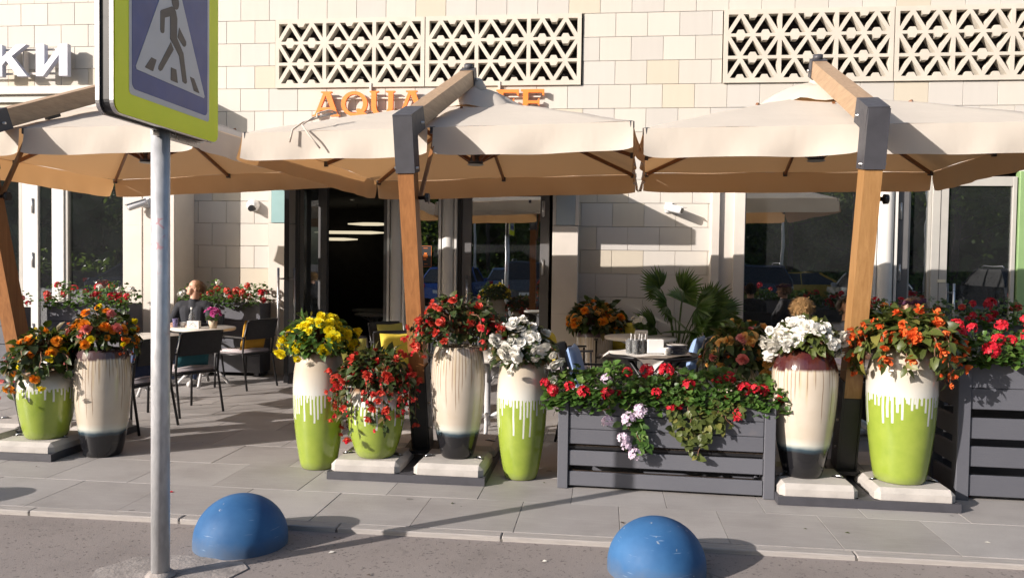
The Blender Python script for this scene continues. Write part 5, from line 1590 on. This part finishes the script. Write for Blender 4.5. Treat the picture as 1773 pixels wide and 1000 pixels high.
def card(label, x, y_, z, rz):
    t = thing('card_holder', label, 'holder', (x, y_, z), rz)
    MB().box(-.075, .075, -.035, .035, 0, .095, bev=.004).build('box', M['porcelain'], t)
    b = MB()
    q = [(-.045, .03), (0, .078), (.045, .03), (.0, .012), (-.045, .03)]
    for (a, c) in zip(q[:-1], q[1:]): b.bar((a[0], -.0365, a[1]), (c[0], -.0365, c[1]), .003, .002, (0, 1, 0))
    b.bar((-.045, -.0365, .075), (.045, -.0365, .02), .003, .002, (0, 1, 0))
    b.build('print', simple('grey_line', (.25, .25, .26), .6, var=0), t)
card('white card box with line drawing on the table of the seated man', -5.04, 9.38, .74, .1)
card('white card box with line drawing on the round table by the palm', .43, 9.55, .74, 0)
# potted cyclamens on tables
def table_plant(label, x, y_, z, col, potm, seed):
    rg = np.random.default_rng(seed)
    t = thing('table_plant', label, 'plant', (x, y_, z))
    MB().lathe([(0, 0), (.045, 0), (.055, .10), (.049, .10), (.047, .085), (0, .085)], 24).build('pot', potm, t)
    P, D, N, L_, W_ = [], [], [], [], []
    for d in sphere_dirs(90, rg, -.1):
        p = d * np.array([.075, .075, .05]) * rg.uniform(.6, 1) + np.array([0, 0, .115]); P.append(p); D.append(d + rg.normal(0, .4, 3) - [0, 0, .3]); N.append(d * .3 + [0, 0, 1]); l = rg.uniform(.03, .045); L_.append(l); W_.append(l * .85)
    fo = link(bpy.data.objects.new('foliage', leaf_mesh('foliage', P, D, N, L_, W_, M['leaf_bright'], .2, .15, seed)), t); fo['kind'] = 'stuff'
    for k in range(16):
        d = sphere_dirs(1, rg, .05)[0]; p = d * np.array([.095, .08, .075]) + np.array([-.01, 0, .165]); put_blossom(t, 'double', col, p, d + np.array([0, -.3, .4]), .8 * rg.uniform(.8, 1.2), rg)
table_plant('pink cyclamen in a beige pot on the round table of the seated man', -4.84, 9.47, .74, 'magenta', simple('beige_pot', (.50, .42, .32), .7, var=.1), 3)
table_plant('white cyclamen in a dark pot on the round table by the palm', .42, 9.72, .74, 'white', M['plastic_black'], 4)
bt = thing('water_bottle', 'clear glass bottle on the table in front of the seated man', 'bottle', (-5.20, 9.62, .74))
MB().lathe([(0, 0), (.035, 0), (.036, .12), (.034, .14), (.014, .19), (.013, .235), (0, .235)], 20).build('body', M['drinkglass'], bt)
MB().lathe([(.0145, .222), (.0145, .245), (0, .245)], 14).build('cap', M['porcelain'], bt)
sg = thing('tumbler', 'violet tinted ribbed tumbler beside the glass bottle', 'glass', (-5.34, 9.48, .74))
kv = NT('violet_glass'); kv.col((.45, .40, .75)); kv.set(Roughness=.05); kv.b.inputs['Transmission Weight'].default_value = .7; kv.b.inputs['IOR'].default_value = 1.3
MB().lathe([(0, .004), (.028, 0), (.036, .11), (.034, .11), (.027, .01), (0, .01)], 12).build('body', kv.m, sg)
pp = simple('paper_lilac', (.60, .58, .68), .7, var=.03)
o = MB().box(-.10, .10, -.14, .14, 0, .003).build('menu_sheet', pp); o.location = (2.17, 7.42, .752); o.rotation_euler = (.28, -.12, .4)
tag(o, 'pale lilac menu sheet lying on the white table behind the right mast', 'paper')

# ================================================================== people
def capsule_dist(pts, seg):
    a, b_, ra, rb = seg
    ab = b_ - a; L2 = (ab @ ab) + 1e-9
    t = np.clip(((pts - a) @ ab) / L2, 0, 1)
    return np.linalg.norm(pts - (a + t[:, None] * ab), axis=1) - (ra + (rb - ra) * t)
def person(label, x, y_, rz, cloth_c, trouser_c, skin_c, hair_c, hair, head_yaw=0.0, head_pitch=0.0, lean=.0, arms='table', hair_vol=1.0, seat=.46, crown=True):
    V = lambda *a: np.array(a, float)
    segs = []     # (a, b, ra, rb, material)
    def cap(a, b_, ra, rb, m_): segs.append((V(*a), V(*b_), ra, rb, m_))
    hipz = seat + .085
    chest = V(0, lean * .30, hipz + .36); neck = V(0, lean * .42, hipz + .52)
    cap((0, 0, hipz), (0, lean * .12, hipz + .16), .135, .13, 1)
    cap((-.06, lean * .12, hipz + .14), (-.075, chest[1], chest[2]), .115, .115, 1); cap((.06, lean * .12, hipz + .14), (.075, chest[1], chest[2]), .115, .115, 1)
    cap((-.15, chest[1], chest[2] + .075), (.15, chest[1], chest[2] + .075), .075, .075, 1)
    cap((0, chest[1], chest[2] + .06), tuple(neck - V(0, 0, .02)), .10, .065, 1)
    for s in (-1, 1):
        cap((s * .09, .02, hipz - .01), (s * .13, .43, hipz - .02), .095, .068, 2)
        cap((s * .13, .43, hipz - .02), (s * .14, .40, .10), .066, .045, 2)
        cap((s * .14, .38, .045), (s * .15, .56, .035), .045, .036, 3)
        sh = (s * .19, chest[1], chest[2] + .07); el = (s * .27, chest[1] + .14, hipz + .17); wr = (s * .14, chest[1] + .36, .765) if arms == 'table' else (s * .16, .28, hipz + .09)
        cap(sh, el, .062, .047, 1); cap(el, wr, .046, .031, 1 if arms == 'table' else 0)
        w = V(*wr); f = V(-s * .35, .94, 0.0 if arms == 'table' else -.1); f /= np.linalg.norm(f); sd3 = np.cross(f, V(0, 0, 1))
        cap(tuple(w), tuple(w + f * .05), .026, .030, 0); cap(tuple(w + f * .04 + sd3 * .02), tuple(w + f * .085 + sd3 * .02), .018, .017, 0); cap(tuple(w + f * .04 - sd3 * .02), tuple(w + f * .085 - sd3 * .02), .018, .017, 0)
        for q in range(4):
            o_ = sd3 * ((q - 1.5) * .019); ln = (.058, .07, .066, .05)[q]
            k0 = w + f * .085 + o_; k1 = k0 + f * ln * .55 + V(0, 0, -.004); k2 = k1 + f * ln * .4 + V(0, 0, -.018)
            cap(tuple(k0), tuple(k1), .0095, .0088, 0); cap(tuple(k1), tuple(k2), .0088, .0075, 0)
        th0 = w + f * .02 + sd3 * (-s * -.028); cap(tuple(th0), tuple(th0 + f * .05 + sd3 * (s * .022)), .012, .009, 0)
    # head in its own frame: origin at the skull base, +Y is the face
    cy_, sy_ = math.cos(head_yaw), math.sin(head_yaw); cp_, sp_ = math.cos(head_pitch), math.sin(head_pitch)
    def hd(px, py, pz):
        yy, zz = py * cp_ - pz * sp_, py * sp_ + pz * cp_
        return tuple(neck + V(px * cy_ - yy * sy_, px * sy_ + yy * cy_, zz + .055))
    cap(tuple(neck - V(0, 0, .03)), hd(0, -.005, .03), .058, .054, 0)
    cap(hd(0, -.028, .115), hd(0, .018, .125), .082, .078, 0); cap(hd(0, .02, .10), hd(0, .045, .055), .068, .052, 0)
    cap(hd(-.025, .055, .022), hd(.025, .055, .022), .035, .035, 0); cap(hd(0, .075, .014), hd(0, .078, .012), .024, .024, 0)
    cap(hd(0, .088, .092), hd(0, .112, .062), .010, .015, 0); cap(hd(-.012, .098, .060), hd(.012, .098, .060), .010, .010, 0)
    cap(hd(-.02, .088, .033), hd(.02, .088, .033), .009, .009, 4); cap(hd(-.045, .075, .106), hd(.045, .075, .106), .018, .018, 0)
    for s in (-1, 1):
        cap(hd(s * .08, -.008, .095), hd(s * .082, -.012, .055), .019, .012, 0); cap(hd(s * .045, .055, .07), hd(s * .04, .058, .05), .026, .024, 0)
    verts = []; faces = []
    for (a, b_, ra, rb, m_) in segs:
        bm = bmesh.new()
        d = Vector(b_ - a); L0 = d.length
        q = d.to_track_quat('Z', 'Y') if L0 > 1e-6 else Vector((0, 0, 1)).to_track_quat('Z', 'Y')
        prof_ = [(ra * math.cos(R(t)), ra * math.sin(R(t))) for t in range(-90, 1, 18)] + [(rb * math.cos(R(t)), L0 + rb * math.sin(R(t))) for t in range(0, 91, 18)]
        base = len(verts); n_ = 14
        for r, z in prof_:
            for k in range(n_):
                p = q @ Vector((r * math.cos(2 * PI * k / n_), r * math.sin(2 * PI * k / n_), z)); verts.append(tuple(Vector(a) + p))
        for i in range(len(prof_) - 1):
            for k in range(n_): faces.append((base + i * n_ + k, base + i * n_ + (k + 1) % n_, base + (i + 1) * n_ + (k + 1) % n_, base + (i + 1) * n_ + k))
        bm.free()
    me = bpy.data.meshes.new('body'); me.from_pydata(verts, [], faces); me.update()
    tmp = bpy.data.objects.new('tmp_body', me); COL.objects.link(tmp)
    rm = tmp.modifiers.new('r', 'REMESH'); rm.mode = 'VOXEL'; rm.voxel_size = .0075; rm.use_smooth_shade = True
    sm = tmp.modifiers.new('s', 'SMOOTH'); sm.factor = .5; sm.iterations = 5
    dg = bpy.context.evaluated_depsgraph_get()
    nm = bpy.data.meshes.new_from_object(tmp.evaluated_get(dg))
    bpy.data.objects.remove(tmp)
    nm.name = 'body'; nm.materials.clear()
    skin = simple('skin', skin_c, .5, var=.06, vs=14)
    lips = simple('lips', (skin_c[0] * .8, skin_c[1] * .55, skin_c[2] * .55), .5, var=0)
    for mt in (skin, cloth('shirt_cloth', cloth_c), cloth('trouser_cloth', trouser_c), simple('shoe_white', (.62, .61, .60), .6, var=.06), lips): nm.materials.append(mt)
    n_ = len(nm.polygons)
    cen = np.zeros(n_ * 3); nm.polygons.foreach_get('center', cen); cen = cen.reshape(-1, 3)
    dist = np.stack([capsule_dist(cen, s[:4]) for s in segs], 1)
    mi = np.array([s[4] for s in segs])[dist.argmin(1)]
    nm.polygons.foreach_set('material_index', mi.astype(np.int32)); nm.polygons.foreach_set('use_smooth', np.ones(n_, bool))
    t = thing('person', label, 'person', (x, y_, 0), R(rz))
    link(bpy.data.objects.new('body', nm), t)
    # hair: a thick cap of strands over the skull
    rg = np.random.default_rng(int(abs(x) * 100))
    P, D, N, L_, W_ = [], [], [], [], []
    nh_ = int(1500 * hair_vol)
    for d in sphere_dirs(nh_, rg, -.75 if hair == 'full' else -.5):
        # skull space: keep the face free
        front = d[1]
        lim = .30 if crown else .02
        if front > lim and d[2] < (.62 if hair == 'full' else .55 + .3 * (0 if crown else 1)): continue
        if hair == 'short' and front > .25 and d[2] < .88: continue
        if d[2] < -.2 and abs(d[0]) > .75 and front > -.2: continue
        p = np.array([d[0] * .086, -.008 + d[1] * .104, .118 + d[2] * .090])
        dirv = np.array([d[0] * .5, d[1] * .5 - .35, -.8 + d[2] * .35]) + rg.normal(0, .22, 3)
        l = rg.uniform(.03, .06) if hair == 'full' else rg.uniform(.012, .024)
        P.append(hd(*p)); 
        e0 = np.array(hd(0, 0, 0)); D.append(np.array(hd(*dirv)) - e0); N.append(np.array(hd(*d)) - e0); L_.append(l); W_.append(.010 if hair == 'full' else .008)
    hm = leaf_mesh('hair', P, D, N, L_, W_, leaf_mat('hair_strands', tuple(c * .7 for c in hair_c), hair_c, tuple(min(1, c * 1.5) for c in hair_c), .4, .05), .1, .05, 5)
    ho = link(bpy.data.objects.new('hair', hm), t); ho['kind'] = 'stuff'
    ey = MB()
    for s in (-1, 1):
        c = Vector(hd(s * .032, .078, .090)); bm = bmesh.new(); bmesh.ops.create_icosphere(bm, subdivisions=2, radius=.0105); ey.bm(bm, 0, Matrix.Translation(c), True)
        c = Vector(hd(s * .032, .0865, .090)); bm = bmesh.new(); bmesh.ops.create_icosphere(bm, subdivisions=1, radius=.0048); ey.bm(bm, 1, Matrix.Translation(c), True)
    ey.build('eyes', [M['porcelain'], M['plastic_black']], t)
    br = MB()
    for s in (-1, 1): br.tube([hd(s * .018, .092, .110), hd(s * .036, .090, .115), hd(s * .052, .078, .108)], .0035, 6)
    br.build('eyebrows', simple('brow', tuple(c * .6 for c in hair_c), .8, var=0), t)
    return t, hd, neck
SK = (.52, .30, .21)
person('man with short receding hair in a dark jacket at the round table, head raised', -5.36, 9.98, 188, (.018, .020, .028), (.05, .07, .13), SK, (.24, .13, .065), 'short', head_yaw=-1.35, head_pitch=.26, arms='table', hair_vol=2.6, crown=True)
person('guest with tousled blond hair seen from behind, above the white begonias', 1.78, 7.62, -30, (.03, .03, .035), (.03, .035, .05), SK, (.36, .22, .10), 'full', head_yaw=.1, head_pitch=-.1, lean=.15, hair_vol=2.2)
p2, hd2, nk2 = person('guest in a dark shirt with white print, behind the right parasol mast', 2.42, 8.45, 176, (.015, .016, .02), (.02, .022, .03), SK, (.03, .022, .018), 'full', head_yaw=.2, head_pitch=-.15, lean=.25, hair_vol=1.2)
p3, hd3, nk3 = person('guest with a dark knitted headband, mostly hidden by orange begonias', 2.98, 8.2, 96, (.03, .028, .035), (.03, .03, .04), SK, (.20, .12, .07), 'full', head_yaw=.0, head_pitch=-.12, hair_vol=1.4)
b = MB(); b.tube([hd3(.094 * math.sin(t), -.008 + .112 * math.cos(t), .165 + .012 * math.cos(t * 9)) for t in np.linspace(0, 2 * PI, 40)], .016, 8); b.build('headband', simple('plum_knit', (.09, .03, .07), .9, var=.5, vs=60, bump=.8, bs=90, bd=.01), p3)
# white lettering on the dark shirt
b = MB()
Tl = [[(0, .85), (.38, .85), (.38, 0), (.62, 0), (.62, .85), (1, .85), (1, 1), (0, 1)]]
Rl = [[(0, 0), (.22, 0), (.22, .38), (.45, .38), (.75, 0), (1, 0), (.68, .42), (.92, .55), (.95, .80), (.78, .97), (.5, 1), (0, 1)], [(.22, .53), (.55, .53), (.68, .70), (.55, .85), (.22, .85)]]
for gl, u0 in ((Tl, -.105), (Rl, -.03)):
    b.prism([[(u0 + p[0] * .062, p[1] * .075) for p in l] for l in gl], lambda u, v, d: (.02 - u, .205 + d + v * .18, .845 + v), 0, .004)
o = b.build('shirt_print', M['porcelain'], p2, True)

# ================================================================== across the street (seen in the glass)
def make_tree(seed, h, label):
    rg = np.random.default_rng(seed)
    t = thing('tree', label, 'tree', (0, 0, 0), 0, 'trees across the street')
    b = MB(); b.tube([(0, 0, 0), (.05, .03, h * .35), (-.05, .05, h * .65), (0, 0, h * .95)], [.16, .12, .08, .02], 10)
    tips = []
    for k in range(14):
        a = rg.uniform(0, 2 * PI); z = h * rg.uniform(.22, .85); r = h * .27 * (1 - z / h * .5) * rg.uniform(.6, 1.1)
        tip = np.array([math.cos(a) * r, math.sin(a) * r, z + h * rg.uniform(.03, .16)])
        b.tube([(0, 0, z), tuple((tip + np.array([0, 0, z])) / 2 * np.array([1, 1, 1])), tuple(tip)], [.05, .03, .012], 6); tips.append(tip)
    b.build('trunk', M['bark'], t)
    P, D, N, L_, W_ = [], [], [], [], []
    tips += [np.array([0, 0, h * .9]), np.array([0, 0, h * .7])]
    for tip in tips:
        for k in range(230):
            d = sphere_dirs(1, rg)[0] * rg.uniform(.1, 1) ** .5 * h * .15
            P.append(tip + d); D.append(rg.normal(0, 1, 3) + [0, 0, -.4]); N.append(rg.normal(0, .6, 3) + [0, 0, 1]); l = rg.uniform(.18, .34); L_.append(l); W_.append(l * .7)
    cr = link(bpy.data.objects.new('crown', leaf_mesh('crown', P, D, N, L_, W_, M['leaf_tree'], .2, .1, seed)), t); cr['kind'] = 'stuff'
    return t
TA = make_tree(1, 9.5, 'leafy tree across the street, mirrored in the left shop window')
TB = make_tree(2, 11, 'tall tree across the street, mirrored in the entrance door')
spots = [(-26, -22, 'leafy tree at the far left across the street'), (-20.5, -24, 'leafy tree across the street, second from the left'), (-15.5, -21, None), (-11, -24, 'leafy tree across the street left of the entrance reflection'), (-6.5, -22, None), (-2.5, -25, 'leafy tree across the street behind the parked van'), (1.5, -22, 'leafy tree across the street opposite the tiled wall'),
         (5.5, -24, 'leafy tree across the street mirrored right of the pilaster'), (9.5, -21, 'leafy tree across the street mirrored in the right window'), (13.5, -24, 'leafy tree across the street mirrored in the right door'), (18, -22, 'leafy tree across the street at the far right'), (23, -25, 'leafy tree across the street beyond the right edge')]
for i, (x, y_, lb) in enumerate(spots):
    if i == 2: t = TA
    elif i == 4: t = TB
    else: t = copy_tree(TA if i % 2 else TB, None, lb)
    t.location = (x, y_, -.03); t.rotation_euler = (0, 0, i * 1.3); s = (.85, 1.0, 1.12, .95)[i % 4]; t.scale = (s * 1.1, s * 1.1, s)
hg = thing('hedge', 'clipped dark hedge along the far side of the street', 'hedge', (0, -17.5, -.03))
rg = np.random.default_rng(4)
n_ = 6000
P = np.stack([rg.uniform(-30, 26, n_), rg.normal(0, .45, n_), np.abs(rg.normal(.8, .5, n_))], 1)
fo = link(bpy.data.objects.new('foliage', leaf_mesh('foliage', P, rg.normal(0, 1, (n_, 3)), rg.normal(0, .5, (n_, 3)) + [0, 0, 1], rg.uniform(.18, .34, n_), rg.uniform(.12, .22, n_), M['leaf_tree'], .1, .1, 3)), hg); fo['kind'] = 'stuff'
MB().box(-30, 26, -.25, .25, 0, .9).build('branches', M['bark'], hg)
for x, y_, lb in ((-5.6, -12, 'white lamp post across the street, left of the parked van'), (-1.0, -11, 'white lamp post across the street near the van'), (7.2, -12, 'white lamp post across the street mirrored in the right window'), (12.6, -11.5, 'white lamp post mirrored in the right door')):
    t = thing('lamp_post', lb, 'lamp post', (x, y_, -.03), 0, 'lamp posts across the street')
    MB().tube([(0, 0, 0), (0, 0, 7.5)], [.07, .045], 10).build('pole', M['white_paint'], t)
    MB().tube([(0, 0, 7.4), (0, .5, 7.7), (0, 1.1, 7.75)], .035, 8).build('arm', M['white_paint'], t)
    MB().box(-.12, .12, .9, 1.5, 7.70, 7.78, bev=.02).build('lamp_head', M['grey_frame'], t)

def car(label, x, y_, rz, col, suv=False, roofsign=False):
    t = thing('car', label, 'car', (x, y_, -.03), R(rz), 'cars parked across the street')
    paint = simple('car_paint', col, .25, .2, var=.04, coat=1.0)
    H_ = 1.72 if suv else 1.45; W2 = .90
    hood = 1.02 if suv else .88
    body = [(-2.2, .32), (-2.22, .62), (-2.16, hood - .02), (-1.0, hood + .04), (.9, hood + .05), (2.05, hood + .03 if suv else hood), (2.2, .70), (2.2, .32)]
    def loft(rows, m_, name, par, cap_=True):
        b = MB(); n2 = len(rows[0])
        vs = [p for r in rows for p in r]; fs = []
        for i in range(len(rows) - 1):
            for k in range(n2): fs.append((i * n2 + k, i * n2 + (k + 1) % n2, (i + 1) * n2 + (k + 1) % n2, (i + 1) * n2 + k))
        fs += [tuple(range(n2 - 1, -1, -1)), tuple((len(rows) - 1) * n2 + k for k in range(n2))]
        return b.add(vs, fs, 0, False).build(name, m_, par, True)
    rows = [[(w, p[0] * sl, p[1]) for p in body] for w, sl in ((-W2, .96), (-W2 + .06, 1.0), (W2 - .06, 1.0), (W2, .96))]
    loft(rows, paint, 'body', t)
    z0 = hood + .045
    g0 = [(-1.15, z0), (-.35, H_ - .05), (.2, H_), (1.35 if suv else .9, H_ - .03), (2.0 if suv else 1.75, z0)]
    rows = [[(w * (W2 - .04 - .16 * ((p[1] - z0) / (H_ - z0))), p[0], p[1]) for p in g0] for w in (-1, 1)]
    loft(rows, M['plastic_black'], 'windows', t)
    g1_ = [(-.42, H_ - .075), (.2, H_ + .006), (1.36 if suv else .93, H_ - .022), (1.44 if suv else 1.02, H_ - .10)]
    rows = [[(w * (W2 - .185), p[0], p[1] + .004) for p in g1_] for w in (-1, 1)]
    loft(rows, paint, 'roof', t)
    b = MB()
    for s in (-1, 1):
        for (ya, za, yb, zb) in ((-1.17, z0, -.38, H_ - .06), (1.98 if suv else 1.73, z0, 1.36 if suv else .92, H_ - .05), (.35, z0, .38, H_ - .04)):
            b.bar((s * (W2 - .035), ya, za), (s * (W2 - .185), yb, zb), .05, .06)
    b.build('pillars', paint, t)
    for s in (-1, 1):
        for yw in (-1.35, 1.35):
            b = MB(); b.tube([(s * (W2 - .2), yw, .33), (s * (W2 + .01), yw, .33)], .33, 24); wl = b.build('wheel', M['plastic_black'], t)
            b = MB(); b.tube([(s * (W2 + .012), yw, .33), (s * (W2 + .018), yw, .33)], .21, 20); b.build('rim', M['steel'], wl)
        MB().box(s * .72 - .14, s * .72 + .14, 2.17, 2.215, .72, .86).build('tail_light', PET['crimson'], t)
        MB().box(s * .70 - .17, s * .70 + .17, -2.235, -2.15, .66, .78).build('headlight', M['porcelain'], t)
        MB().box(s * (W2 + .08) - .08, s * (W2 + .08) + .08, -.95, -.85, z0 - .02, z0 + .12, bev=.02).build('mirror', paint, t)
    MB().box(-.26, .26, 2.203, 2.212, .52, .63).build('number_plate', M['porcelain'], t)
    if suv:
        for s in (-1, 1): b = MB(); b.tube([(s * .62, -.3, H_ + .01), (s * .62, -.1, H_ + .06), (s * .62, 1.2, H_ + .06), (s * .62, 1.35, H_ + .0)], .018, 6); b.build('roof_rail', M['steel'], t)
    return t
car('dark grey van mirrored in the entrance door', -2.75, -8.2, 0, (.07, .075, .085), True)
car('bright blue car mirrored beside the entrance column', -5.75, -8.6, 4, (.02, .10, .42))
car('silver blue car mirrored behind the van', -4.1, -13.5, 0, (.18, .24, .34))
car('dark SUV with pale roof rails mirrored in the right window', 5.5, -8.4, 0, (.03, .035, .05), True)
car('yellow car mirrored in the right window', 8.3, -12.5, 90, (.45, .28, .03))
car('silver car mirrored at the right parasol mast', 9.6, -8.6, 0, (.42, .44, .46))
car('black SUV mirrored in the right door', 14.2, -8.6, 0, (.012, .013, .016), True)
car('dark car mirrored in the left shop window', -17.2, -6.8, 78, (.03, .05, .09))
# one table glimpsed in the dark room behind the doorway
round_table('pale table inside the dark cafe doorway', -3.75, 12.9, .36, grp='tables inside the cafe')
round_table('pale table deeper inside the dark cafe doorway', -4.15, 14.0, .36, rot=.7, grp='tables inside the cafe')

# the wood behind the street trees: one dark mass
rg = np.random.default_rng(14)
n_ = 30000
P = np.stack([rg.uniform(-75, 65, n_), rg.uniform(-44, -31, n_), rg.uniform(0, 1, n_) ** .8 * 10.0], 1)
P[:, 2] *= 1 - .22 * np.sin(P[:, 0] * .35) * np.sin(P[:, 0] * .13 + 1)
fw = link(bpy.data.objects.new('far_wood', leaf_mesh('far_wood', P, rg.normal(0, 1, (n_, 3)), rg.normal(0, .6, (n_, 3)) + [0, 1, .4], rg.uniform(.9, 1.8, n_), rg.uniform(.7, 1.3, n_), M['leaf_tree'], .1, .1, 8)))
tag(fw, 'dark wood far across the street, mirrored in the glass', 'wood', kind='stuff')

# fallen petals, leaves and crumbs on the ground
lt = MB(); rl_ = random.Random(5)
spots_ = [(rl_.uniform(-4.5, 3), rl_.uniform(4.75, 6.6)) for _ in range(16)] + [(rl_.uniform(-3, 2), rl_.uniform(3.9, 4.55)) for _ in range(8)]
for x, y_ in spots_:
    z = .003 if y_ > 4.71 else -.026
    a = rl_.uniform(0, 6.28); l = rl_.uniform(.008, .022); w = l * rl_.uniform(.4, .9)
    c, s_ = math.cos(a), math.sin(a)
    lt.add([(x - c * l, y_ - s_ * l, z), (x + s_ * w, y_ - c * w, z + .003), (x + c * l, y_ + s_ * l, z + .001), (x - s_ * w, y_ + c * w, z + .005)], [(0, 1, 2, 3)], rl_.choice([0, 1, 2, 2, 3, 3]))
o = lt.build('litter', [PET['crimson'], PET['white'], M['leaf_olive'], M['bark']])
tag(o, 'fallen petals and dry leaf crumbs scattered on pavement and road', 'litter', kind='stuff')
